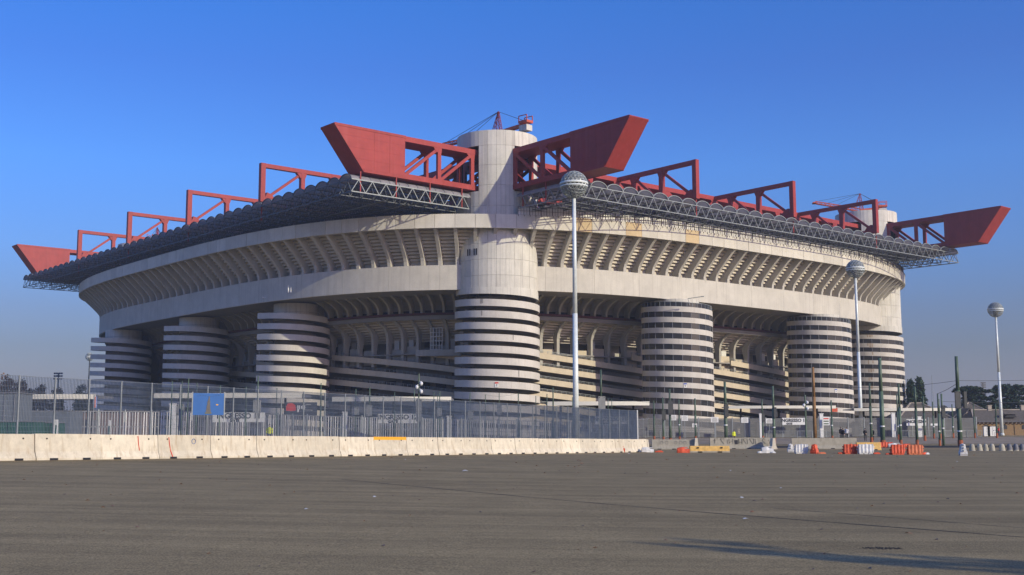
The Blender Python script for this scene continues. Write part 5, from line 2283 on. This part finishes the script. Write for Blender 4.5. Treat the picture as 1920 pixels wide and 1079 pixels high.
def person(label, px, Y, rz=0.0, pose='stand', top='cloth_black', legs='cloth_black', h=1.76, cap=False):
    p = gnd(px, Y)
    t = thing('person', label, 'person', p, rz)
    k = h / 1.76
    # joints: pelvis, spine, chest, neck, head
    v_ = [(0, 0, .95), (0, 0, 1.15), (0, -.01, 1.38), (0, -.01, 1.52), (0, -.03, 1.60), (0, -.03, 1.70)]
    e = [(0, 1), (1, 2), (2, 3), (3, 4), (4, 5)]
    r = [.15, .13, .15, .055, .085, .075]

    def add(chain, start, rr):
        prev = start
        for c, q_ in zip(chain, rr):
            v_.append(c)
            r.append(q_)
            e.append((prev, len(v_) - 1))
            prev = len(v_) - 1
    st = .12 if pose != 'walk' else .10
    fw = .28 if pose == 'walk' else 0.02
    add([(-st, 0, .90), (-st - .01, -fw * .5 - .02, .50), (-st - .01, -fw, .09), (-st - .02, -fw - .15, .04)], 0, [.095, .07, .05, .04])
    add([(st, 0, .90), (st + .01, fw * .2 - .02, .50), (st + .01, fw, .09), (st + .02, fw - .15, .04)], 0, [.095, .07, .05, .04])
    if pose == 'hands_front':
        arms = [[(-.20, 0, 1.42), (-.27, .02, 1.17), (-.08, -.2, 1.08), (-.02, -.22, 1.06)], [(.20, 0, 1.42), (.27, .02, 1.17), (.08, -.2, 1.08), (.03, -.22, 1.05)]]
    elif pose == 'ride':
        arms = [[(-.20, 0, 1.42), (-.24, -.2, 1.22), (-.22, -.42, 1.12), (-.22, -.5, 1.10)], [(.20, 0, 1.42), (.24, -.2, 1.22), (.22, -.42, 1.12), (.22, -.5, 1.10)]]
    else:
        arms = [[(-.20, 0, 1.42), (-.26, .02, 1.15), (-.25, -.05, .90), (-.25, -.07, .80)], [(.20, 0, 1.42), (.26, .02, 1.15), (.25, -.05, .90), (.25, -.07, .80)]]
    for ch in arms:
        add(ch, 2, [.07, .055, .038, .035])
    v_ = [Vector(c) * k for c in v_]
    skinned('body', v_, e, [q_ * k for q_ in r], M[legs], t, (0, 0, 0), 0)
    # jacket over the torso
    q = MB()
    q.lathe([(.17, .88), (.18, 1.05), (.17, 1.2), (.205, 1.38), (.16, 1.47), (.07, 1.53)], 12)
    q.v = [(x * k, y * k * .72 - .01, z * k) for x, y, z in q.v]
    q.build('jacket', M[top], t, smooth=True)
    for sx in (-1, 1):
        i = 0 if sx < 0 else 1
        q = MB()
        a, b_, c = [Vector(x) * k for x in arms[i][:3]]
        q.tube(a, b_, .078 * k, .066 * k, 8)
        q.tube(b_, c, .064 * k, .05 * k, 8)
        q.build('sleeve', M[top], t, smooth=True)
        hnd = Vector(arms[i][3]) * k
        q = MB()
        q.box(hnd, (.05, .08, .09))
        for f_ in range(4):
            q.tube(hnd + Vector((-.02 + .014 * f_, -.03, -.03)), hnd + Vector((-.02 + .014 * f_, -.045, -.10 - .008 * (f_ % 3))), .008, n=5)
        q.tube(hnd + Vector((-sx * .03, -.02, 0)), hnd + Vector((-sx * .05, -.05, -.05)), .01, n=5)
        q.build('hand', M['skin'], t)
    q = MB()
    q.lathe([(0.02, 1.55), (.07, 1.57), (.085, 1.65), (.082, 1.72), (.05, 1.77), (.01, 1.785)], 12)
    q.v = [(x * k * .92, y * k * 1.08 - .03, z * k) for x, y, z in q.v]
    q.tube((0, -.12 * k, 1.665 * k), (0, -.145 * k, 1.645 * k), .014, n=6)
    q.build('face', M['skin'], t, smooth=True)
    q = MB()
    q.lathe([(.094, 1.68), (.09, 1.75), (.055, 1.80), (.005, 1.815)], 12)
    q.v = [(x * k * .95, y * k * 1.1 - .02, z * k) for x, y, z in q.v]
    if cap:
        q.box((0, -.14 * k, 1.70 * k), (.15, .09, .015))
    q.build('cap' if cap else 'hair', M['ink'] if cap else M['hair'], t, smooth=True)
    return t


person('police officer in black with hands joined at the foot of the second lamp mast', 1622.5, 168, R(15), 'hands_front', cap=True)
person('police officer in black standing behind a slim pole, seen side-on', 1637, 168, R(-70), 'stand', cap=True)
person('person in black, left one of the close pair by the crowd barriers', 1577, 174, R(20))
person('person in dark coat bending towards the left one of the pair', 1581, 173, R(-40), h=1.62)
person('person in a white jacket by the crowd barriers', 1588, 174, R(-20), 'walk', 'cloth_white')
person('person in a yellow high-visibility vest behind the graffiti barrier', 1376.5, 165, R(30), 'stand', 'cloth_yellow', 'cloth_black', h=1.7)
person('steward in a yellow vest behind the mesh fence near the advertising board', 505, 112, R(0), 'stand', 'cloth_yellow', 'cloth_blue')
# cyclist
cyc = person('cyclist in a red jacket riding at the far right by the green cabinet', 1873, 205, R(-80), 'ride', 'cloth_red', 'cloth_blue', h=1.66)
p = gnd(1873, 205)
bike = thing('bicycle', 'dark bicycle ridden by the cyclist in red', 'bicycle', p + Vector((0, 0.02, 0)), R(-80))
for y in (-.55, .5):
    q = MB()
    for k in range(16):
        a0, a1 = 2 * PI * k / 16, 2 * PI * (k + 1) / 16
        q.bar((0, y + .33 * math.cos(a0), .34 + .33 * math.sin(a0)), (0, y + .33 * math.cos(a1), .34 + .33 * math.sin(a1)), .04)
    for k in range(6):
        q.bar((0, y, .34), (0, y + .32 * math.cos(k), .34 + .32 * math.sin(k)), .008)
    q.build('wheel', M['black'], bike)
q = MB()
for a, b_ in (((0, .5, .34), (0, .12, .85)), ((0, .12, .85), (0, -.4, .85)), ((0, -.4, .85), (0, 0, .3)), ((0, 0, .3), (0, .12, .85)), ((0, 0, .3), (0, .5, .34)), ((0, -.4, .95), (0, -.55, .34))):
    q.bar(a, b_, .035)
q.bar((-.25, -.42, 1.02), (.25, -.42, 1.02), .03)
q.build('frame', M['ink'], bike)
MB().box((0, .15, .93), (.14, .26, .05)).build('saddle', M['black'], bike)

# ------------------------------------------------------------------ things at the far right
# green service cabinet pair
for lab, px, w_ in (('pale green-white service cabinet by the stable wall, left of two', 1850, 1.1), ('pale service cabinet by the stable wall, right of two', 1860, 1.7)):
    p = gnd(px, 212)
    t = thing('service_cabinet', lab, 'cabinet', p)
    MB().box((0, 0, .85), (w_, .6, 1.7)).build('body', M['white'], t)
    MB().box((0, 0, 1.74), (w_ + .1, .7, .08)).build('lid', M['slat'], t)
    MB().box((0, -.31, .9), (.03, .02, 1.4)).build('door_gap', M['ink'], t)
    MB().box((.25, -.315, 1.0), (.14, .02, .14)).build('handle', M['ink'], t)


def hip_house(label, px0, px1, Y, wall_h, roof_h, depth, ridge=.4, chim=(), dormer=(), name='stable_building', wallmat='brick', mast=None):
    a, b_ = at(px0, 800, Y), at(px1, 800, Y)
    wd = b_.x - a.x
    cx_ = (a.x + b_.x) / 2
    z = gz(cx_, Y)
    t = thing(name, label, 'building', (cx_, Y, z), 0, None)
    MB().box((0, depth / 2, wall_h / 2), (wd, depth, wall_h)).build('wall', M[wallmat], t)
    q = MB()
    ov = .7
    x0_, x1_, y0_, y1_ = -wd / 2 - ov, wd / 2 + ov, -ov, depth + ov
    rx = wd * ridge / 2
    ym = depth / 2
    zt, ze = wall_h + roof_h, wall_h - .15
    e = [(x0_, y0_, ze), (x1_, y0_, ze), (x1_, y1_, ze), (x0_, y1_, ze), (-rx, ym, zt), (rx, ym, zt)]
    q.v = e
    q.f = [(0, 1, 5, 4), (1, 2, 5), (2, 3, 4, 5), (3, 0, 4), (3, 2, 1, 0)]
    rf = q.build('roof', M['rooftile'], t)
    q = MB()
    for i_, j_ in ((0, 4), (1, 5), (4, 5)):
        q.bar(Vector(e[i_]) + Vector((0, 0, .1)), Vector(e[j_]) + Vector((0, 0, .1)), .35, .2)
    q.build('ridge_tiles', M['ridge'], rf)
    # tile courses: thin raised rows on the front slope
    q = MB()
    for k in range(1, 12):
        f_ = k / 12
        A = Vector(e[0]).lerp(Vector(e[4]), f_)
        B = Vector(e[1]).lerp(Vector(e[5]), f_)
        q.bar(A + Vector((0, 0, .06)), B + Vector((0, 0, .06)), .12, .06)
    q.build('tile_course', M['rooftile'], rf, kind='stuff')
    # timber eaves brackets
    q = MB()
    k = -wd / 2 + .4
    while k < wd / 2:
        q.box((k, -.35, wall_h - .35), (.14, .6, .18))
        k += .9
    q.build('eaves_bracket', M['ridge'], t)
    # arched windows
    k = -wd / 2 + 2.0
    wme = MB().prism([(-.45, 0), (.45, 0), (.45, .7), (.3, .9), (0, 1.0), (-.3, .9), (-.45, .7)], 'y', .1).mesh('window')
    while k < wd / 2 - 1:
        put('window', wme, M['ink'], t, (k, -.03, wall_h * .45))
        k += 4.2
    k = -wd / 2
    while k <= wd / 2 + .01:
        MB().box((k, -.06, wall_h / 2 - .1), (.3, .16, wall_h - .6)).build('pilaster', M['brick'], t)
        k += 8.4
    for cx2 in chim:
        q = MB()
        q.box((cx2, depth * .5, zt + .1), (.8, .8, 1.8))
        q.box((cx2, depth * .5, zt + 1.05), (1.0, 1.0, .15))
        q.build('chimney', M['ridge'], rf)
    for dx in dormer:
        q = MB()
        q.prism([(dx - 1.3, wall_h + .9), (dx + 1.3, wall_h + .9), (dx + .9, wall_h + 1.6), (dx - .9, wall_h + 1.6)], 'y', 1.6)
        q.v = [(x, y + 1.3, z_) for x, y, z_ in q.v]
        q.build('dormer', M['ink'], rf)
        MB().box((dx, 1.2, wall_h + 1.7), (2.9, 2.2, .12)).build('dormer_roof', M['rooftile'], rf)
    return t


def house_px(label, px0, px1, Y, y_eave, y_ridge, depth, **kw):
    zb = gz(at((px0 + px1) / 2, 800, Y).x, Y)
    we = at(px0, y_eave, Y).z - zb
    zr = at(px0, y_ridge, Y + depth / 2).z - zb
    return hip_house(label, px0, px1, Y, we, zr - we, depth, **kw)


house_px('long ochre brick stable with grey hipped roof at the right edge', 1832, 1990, 262, 792.5, 771, 12, ridge=.86, chim=(3.5, -4), dormer=(-1.5, 5.0))
house_px('steep pyramid-roofed farm building behind the fence end', 1791, 1876, 288, 787, 757, 10, ridge=.02)
house_px('grey-roofed farm building between the rightmost tower and the big green pole', 1688, 1784, 290, 787, 758, 13, ridge=.22)
# half-timbered gable
GY = 280
p = gnd(1819, GY)
he = at(1819, 787, GY).z - p.z
hr = at(1819, 768, GY).z - p.z
t = thing('gable_house', 'half-timbered gable with dark window in front of the pyramid roof', 'building', p)
MB().box((0, 1.2, he / 2), (4.6, 3, he)).build('wall', M['brick'], t)
q = MB().prism([(-2.3, he), (2.3, he), (0, hr)], 'y', .3)
q.build('gable', M['ridge'], t)
for x in (-1.6, -.8, 0, .8, 1.6):
    hh = (1 - abs(x) / 2.3) * (hr - he)
    MB().box((x, -.2, he + hh / 2), (.12, .1, hh)).build('timber', M['ink'], t)
MB().box((.9, -.25, he - .2), (1.3, .12, 1.5)).build('window', M['dark'], t)
q = MB()
for sx in (-1, 1):
    q.hexa([(0, -.9, hr), (sx * 3.0, -.9, he - .8), (sx * 3.0, 4, he - .8), (0, 4, hr)], [(0, -.9, hr + .2), (sx * 3.0, -.9, he - .6), (sx * 3.0, 4, he - .6), (0, 4, hr + .2)])
q.build('roof', M['rooftile'], t)


# ------------------------------------------------------------------ trees
def leaves(q, c, rad, n, size, flat=1.0, rng=rnd):
    for _ in range(n):
        while True:
            d = Vector((rng.uniform(-1, 1), rng.uniform(-1, 1), rng.uniform(-1, 1)))
            if d.length < 1:
                break
        d *= (.55 + .45 * rng.random()) / max(.35, d.length) * d.length
        p_ = Vector(c) + Vector((d.x * rad[0], d.y * rad[1], d.z * rad[2]))
        a = Vector((rng.uniform(-1, 1), rng.uniform(-1, 1), rng.uniform(-1, 1) * flat)).normalized() * size * rng.uniform(.6, 1.3)
        b_ = a.cross(Vector((rng.uniform(-1, 1), rng.uniform(-1, 1), rng.uniform(-1, 1)))).normalized() * size * rng.uniform(.4, .9)
        k = len(q.v)
        q.v += [tuple(p_ - a), tuple(p_ + b_), tuple(p_ + a), tuple(p_ - b_)]
        q.f.append((k, k + 1, k + 2, k + 3))


def conifer(label, px, y_top, Y, wpx, seed):
    rg = random.Random(seed)
    g0 = gnd(px, Y)
    H = at(px, y_top, Y).z - g0.z
    Rw = wpx * Y / F / 2
    t = thing('conifer_tree', label, 'tree', g0)
    MB().tube((0, 0, 0), (0, 0, H * .9), .4, .08, 8).build('trunk', M['bark'], t)
    q = MB()
    for k in range(150):
        f_ = rg.random()
        z = H * (.06 + .94 * f_)
        rr = Rw * (1.05 - f_ ** 1.9) * (.6 + .5 * rg.random())
        a = rg.uniform(0, 2 * PI)
        c = (rr * .72 * math.cos(a), rr * .72 * math.sin(a), z)
        leaves(q, c, (1.1, 1.1, 1.2), 34, .32, rng=rg)
    q.build('crown', M['conifer'], t)


conifer('broad dark conifer right beside the rightmost tower, taller of two', 1728, 713, 330, 34, 3)
conifer('dark conifer squeezed against the rightmost tower', 1711, 717, 325, 22, 4)


def cedar(label, px, y_top, Y, wpx, seed, layers):
    rg = random.Random(seed)
    g0 = gnd(px, Y)
    H = at(px, y_top, Y).z - g0.z
    t = thing('cedar_tree', label, 'tree', g0)
    q = MB()
    q.tube((0, 0, 0), (0, 0, H * .93), .6, .15, 8)
    for (dx, hz, rx) in layers:
        x = dx * Y / F
        z = H * hz
        q.tube((0, 0, z - 1.6), (x, 0, z), .22, .08, 6)
        for sg in (-1, 1):
            q.tube((x, 0, z), (x + sg * rx * Y / F * .7, rg.uniform(-2, 2), z + .3), .1, .04, 5)
    q.build('trunk', M['bark'], t)
    q = MB()
    for (dx, hz, rx) in layers:
        x = dx * Y / F
        rr = rx * 1.25 * Y / F
        z = H * hz
        for k in range(int(16 + rr * 5)):
            u_ = rg.uniform(-1, 1)
            v2 = rg.uniform(-1, 1)
            zz = z - abs(u_) ** 2 * .5 + rg.uniform(-.35, .35)
            leaves(q, (x + u_ * rr, v2 * rr * .7, zz), (1.3, 1.3, .55), 46, .32, flat=.4, rng=rg)
    q.build('crown', M['cedar'], t)


cedar('flat-topped dark cedar left of the right-edge lamp mast', 1826, 729, 335, 60, 5,
      [(-6, .985, 18), (6, .94, 20), (2, .86, 13), (10, .80, 19), (0, .70, 18), (-8, .60, 14), (2, .52, 22), (14, .62, 22), (30, .57, 14), (-4, .42, 22), (20, .45, 26), (0, .3, 26), (18, .3, 24)])
cedar('big dark cedar cut by the right edge', 1898, 725, 335, 80, 6,
      [(0, .98, 22), (-16, .93, 14), (14, .95, 14), (6, .86, 26), (-12, .80, 16), (20, .74, 24), (-6, .68, 24), (8, .60, 28), (-14, .54, 18), (24, .5, 22), (0, .42, 30), (20, .34, 30), (-10, .3, 24)])


def broad(label, px, y_top, Y, wpx, seed, mt='brownleaf', n=60, name='bare_autumn_tree'):
    rg = random.Random(seed)
    g0 = gnd(px, Y)
    H = at(px, y_top, Y).z - g0.z
    Rw = wpx * Y / F / 2
    t = thing(name, label, 'tree', g0)
    q = MB()
    q.tube((0, 0, 0), (0, 0, H * .45), H * .03, H * .02, 7)
    for k in range(9):
        a = rg.uniform(0, 2 * PI)
        e = Vector((math.cos(a) * Rw * .7, math.sin(a) * Rw * .7, H * rg.uniform(.6, .92)))
        q.tube((0, 0, H * rg.uniform(.3, .45)), e, H * .013, H * .003, 5)
    q.build('trunk', M['bark'], t)
    q = MB()
    for k in range(n):
        a = rg.uniform(0, 2 * PI)
        f_ = rg.random()
        z = H * (.28 + .70 * f_)
        rr = Rw * math.sin(PI * min(.97, (.18 + .82 * f_))) ** .6 * rg.uniform(.3, 1.0)
        leaves(q, (rr * math.cos(a), rr * math.sin(a), z), (H * .11, H * .11, H * .09), 60, H * .020, rng=rg)
    q.build('crown', M[mt], t)


broad('large reddish-brown autumn tree at the left edge', 8, 702, 330, 44, 11)
broad('dark brown autumn tree, second from the left edge', 34, 713, 330, 24, 12)
broad('ochre autumn tree behind the far-left canopy', 74, 723, 380, 26, 13)
broad('low ochre autumn tree right of the floodlight mast', 104, 727, 390, 26, 14)
broad('small dull tree just left of the far-left ramp tower', 150, 724, 300, 26, 15, 'conifer')
broad('pale brown autumn tree low behind the far-left canopy', 52, 730, 420, 26, 16)
# distant wood right of the towers, beyond the farm
q = MB()
rg = random.Random(21)
for k in range(210):
    px = rg.uniform(1700, 1990)
    Y = 620
    p = gnd(px, Y + rg.uniform(0, 60))
    hh = rg.uniform(6, 17) * (1.0 if px < 1830 else 1.2)
    leaves(q, (p.x, p.y, p.z + hh * .5), (4.5, 4, hh * .55), 60, .9, rng=rg)
tag(q.build('distant_wood', M['farwood']), 'hazy wood closing the view behind the farm roofs', 'wood', kind='stuff')
q = MB()
for k in range(160):
    px = rg.uniform(-60, 330)
    p = gnd(px, 600 + rg.uniform(0, 60))
    hh = rg.uniform(8, 17)
    leaves(q, (p.x, p.y, p.z + hh * .5), (4.5, 4, hh * .55), 60, .9, rng=rg)
tag(q.build('distant_wood', M['farwood']), 'low hazy line of trees behind the far-left canopy', 'wood', kind='stuff')
# a long low building under the left canopy line
p = gnd(60, 240)
t = thing('low_building', 'long low reddish-brown building behind the far-left canopy', 'building', p)
MB().box((0, 5, 2.6), (42, 9, 5.2)).build('wall', plain('dull_plaster', (0.20, 0.14, 0.12)), t)
MB().box((0, 5, 5.3), (43, 10, .25)).build('roof', M['rooftile'], t)


def broad_near():
    """a bare tree standing right of the camera, out of view; only its shadow falls into the picture"""
    rg = random.Random(5)
    sx, sy = math.sin(SUN_AZ), -math.cos(SUN_AZ)
    gx, gy = 5.6, 14.6
    H = 7.6
    d = (H * .8) / math.tan(SUN_EL)
    t = thing('young_tree', 'slim young tree beside the camera, throwing the long dark shadow at the lower right', 'tree', (gx + sx * d, gy + sy * d, gz(gx + sx * d, gy + sy * d)))
    q = MB()
    q.tube((0, 0, 0), (0, 0, H * .85), .11, .05, 8)
    q2 = MB()
    for k in range(34):
        z0_ = H * rg.uniform(.55, .9)
        a = rg.uniform(0, 2 * PI)
        e = Vector((math.cos(a) * .7, math.sin(a) * .7, z0_ + rg.uniform(.6, 1.5)))
        q.tube((0, 0, z0_), e, .035, .01, 5)
        leaves(q2, e * .95, (.28, .28, .45), 60, .07, rng=rg)
    q.build('trunk', M['bark'], t)
    q2.build('crown', M['brownleaf'], t)


broad_near()

# ------------------------------------------------------------------ masts on the horizon
p = gnd(1752, 900)
t = thing('radio_mast', 'thin red and white lattice radio mast far behind the farm', 'mast', p)
H = at(1752, 705, 900).z - p.z
for k in range(9):
    q = MB()
    w0, w1 = 5.0 * (1 - k / 9) ** 1.8 + .3, 5.0 * (1 - (k + 1) / 9) ** 1.8 + .3
    lattice(q, (0, 0, H * k / 9), (0, 0, H * (k + 1) / 9), w0, w1, 2, .13)
    q.build('mast_section', M['galv'], t)


def flood(label, px, yt, yb, Y, wpx):
    p = gnd(px, Y)
    top, low = at(px, yt, Y).z - p.z, at(px, yb, Y).z - p.z
    t = thing('floodlight_mast', label, 'floodlight mast', p)
    MB().tube((0, 0, 0), (0, 0, top), .4, .25, 8).build('pole', M['galv'], t)
    wd = wpx * Y / F
    q = MB()
    for i in range(3):
        z = low + (top - low) * i / 2
        q.bar((-wd / 2, 0, z), (wd / 2, 0, z), .12)
    q.build('cross_arm', M['galv'], t)
    for i in range(3):
        for j in range(4):
            z = low + (top - low) * i / 2
            x = -wd / 2 + wd * (j + .5) / 4
            q = MB()
            q.box((x, -.3, z), (wd / 5.5, .4, (top - low) / 3.2))
            q.build('floodlight', M['canopy_under'], t)


flood('floodlight mast with dark lamp rows at the far left behind the mesh fence', 104.5, 699, 709, 420, 17)
flood('small floodlight mast between the two cedars', 1848, 720, 728, 380, 9)

# ------------------------------------------------------------------ clutter seen through the mesh fence at the left
cont = [(-30, 60, 790, 78), (62, 99, 792, 80)]
for i, (x0, x1, yt, Y) in enumerate(cont):
    a, b_ = gnd(x0, Y), gnd(x1, Y)
    zt = at(x0, yt, Y).z
    wd = b_.x - a.x
    z = min(a.z, b_.z)
    t = thing('skip_container', ['dark green container behind the mesh fence at the left edge', 'dark green container right of the left-edge one'][i], 'container', ((a.x + b_.x) / 2, Y, z))
    MB().box((0, 1, (zt - z) / 2), (wd, 2, zt - z)).build('body', M['binGreen'], t)
    MB().box((0, 1, (zt - z) + .04), (wd + .08, 2.1, .08)).build('lid', M['canopy_under'], t)
    for k in range(5):
        MB().box((-wd / 2 + wd * (k + .5) / 5, -.04, (zt - z) / 2), (.08, .08, (zt - z) * .9)).build('rib', M['binGreen'], t)
for i, (px, yt, lab) in enumerate(((104, 785.5, 'white marker board with green print by the dark green containers'), (204, 787, 'thin white marker post right of the green containers'))):
    a = gnd(px, 76)
    zt = at(px, yt, 76).z - a.z
    t = thing('marker_post', lab, 'marker', a)
    MB().box((0, 0, zt / 2), (.24 if i == 0 else .16, .08, zt)).build('board', M['white'], t)
    MB().box((0, -.05, zt * .6), (.08, .02, zt * .4)).build('print', M['binGreen'], t)
# grey shed panel at the far left
a = gnd(0, 95)
t = thing('metal_shed', 'blue-grey metal shed at the left edge behind the mesh fence', 'shed', a)
H = at(0, 736, 95).z - a.z
MB().box((-.6, 1.5, H / 2), (3.6, 3, H)).build('body', M['signgrey'], t)
for k in range(5):
    MB().box((-2.2 + k * .8, -.03, H / 2), (.06, .06, H)).build('seam', M['slat'], t)
MB().box((-.6, 1.5, H + .05), (3.8, 3.2, .1)).build('roof', M['canopy_under'], t)
a = gnd(77, 104)
t = thing('site_cabin', 'long low blue-grey cabin behind the dark green containers', 'cabin', a)
MB().box((0, 1.5, 1.45), (4.9, 3, 2.5)).build('body', M['signgrey'], t)
MB().box((0, 1.5, 2.75), (5.0, 3.1, .1)).build('roof', M['slat'], t)
# little red-blue flag
p = at(177, 742, 140)
t = thing('flag', 'small red, white and blue flag hanging by the far-left canopy', 'flag', (p.x, p.y, gz(p.x, p.y)))
MB().tube((0, 0, 0), (0, 0, p.z - t.location.z + .2), .04, n=6).build('staff', M['meshpost'], t)
for k, mt in enumerate(('redink', 'white', 'blueink')):
    q = MB()
    z = p.z - t.location.z
    q.hexa([(.05 + k * .12, -.02, z - 1.3 - k * .05), (.17 + k * .12, -.02, z - 1.35 - k * .05), (.17 + k * .12, .02, z - 1.35 - k * .05), (.05 + k * .12, .02, z - 1.3 - k * .05)],
           [(.05 + k * .12, -.02, z), (.17 + k * .12, -.02, z - .1), (.17 + k * .12, .02, z - .1), (.05 + k * .12, .02, z)])
    q.build('stripe', M[mt], t)

# ------------------------------------------------------------------ litter
rl = random.Random(9)
spots = [(703, 932), (1110, 865), (760, 862), (1180, 852), (1090, 870), (1370, 884), (1391, 935), (1412, 962), (1465, 917), (1732, 917), (1703, 1003), (1560, 857), (1795, 868), (1908, 928), (1398, 975),
         (575, 955), (300, 900), (1580, 866), (872, 884)]
for i, (px, py) in enumerate(spots):
    r = ray(px, py)
    k = -EYE / r.z
    x, y = r.x * k, r.y * k
    for _ in range(4):
        z = gz(x, y)
        k = (z - EYE) / r.z
        x, y = r.x * k, r.y * k
    q = MB()
    s = rl.uniform(.035, .08) * (1 if y < 40 else 1.6)
    q.v = [(-s, -s * .5, .004), (0, -s * .6, s * .25), (s, -s * .4, .006), (s * .8, s * .6, s * .2), (0, s * .5, s * .45), (-s * .9, s * .6, .01)]
    q.f = [(0, 1, 4, 5), (1, 2, 3, 4)]
    white = i % 3 != 1
    o = q.build('paper_scrap' if white else 'dead_leaf', M['white'] if white else plain('leaf%d' % i, (.35, .14, .05)), None, (x, y, z + .006), rl.uniform(0, 3))
    tag(o, 'crumpled white paper scrap lying on the car park asphalt' if white else 'curled brown leaf lying on the car park asphalt', 'litter', 'paper scraps on the asphalt' if white else 'dead leaves on the asphalt')
q = MB()
for k in range(420):
    y = rl.uniform(9, 95) ** 1.0
    x = rl.uniform(-.42, .46) * y
    s = rl.uniform(.012, .03) * (1 + y / 30)
    z = gz(x, y) + .006
    a = rl.uniform(0, 3)
    co, si = math.cos(a) * s, math.sin(a) * s
    kk = len(q.v)
    q.v += [(x - co, y - si, z), (x + si * .6, y - co * .6, z + s * .5), (x + co, y + si, z), (x - si * .6, y + co * .6, z + s * .2)]
    q.f.append((kk, kk + 1, kk + 2, kk + 3))
tag(q.build('leaf_litter', plain('leaf_crumbs', (.26, .17, .12))), 'tiny leaf crumbs and grit scattered over the asphalt', 'litter', kind='stuff')
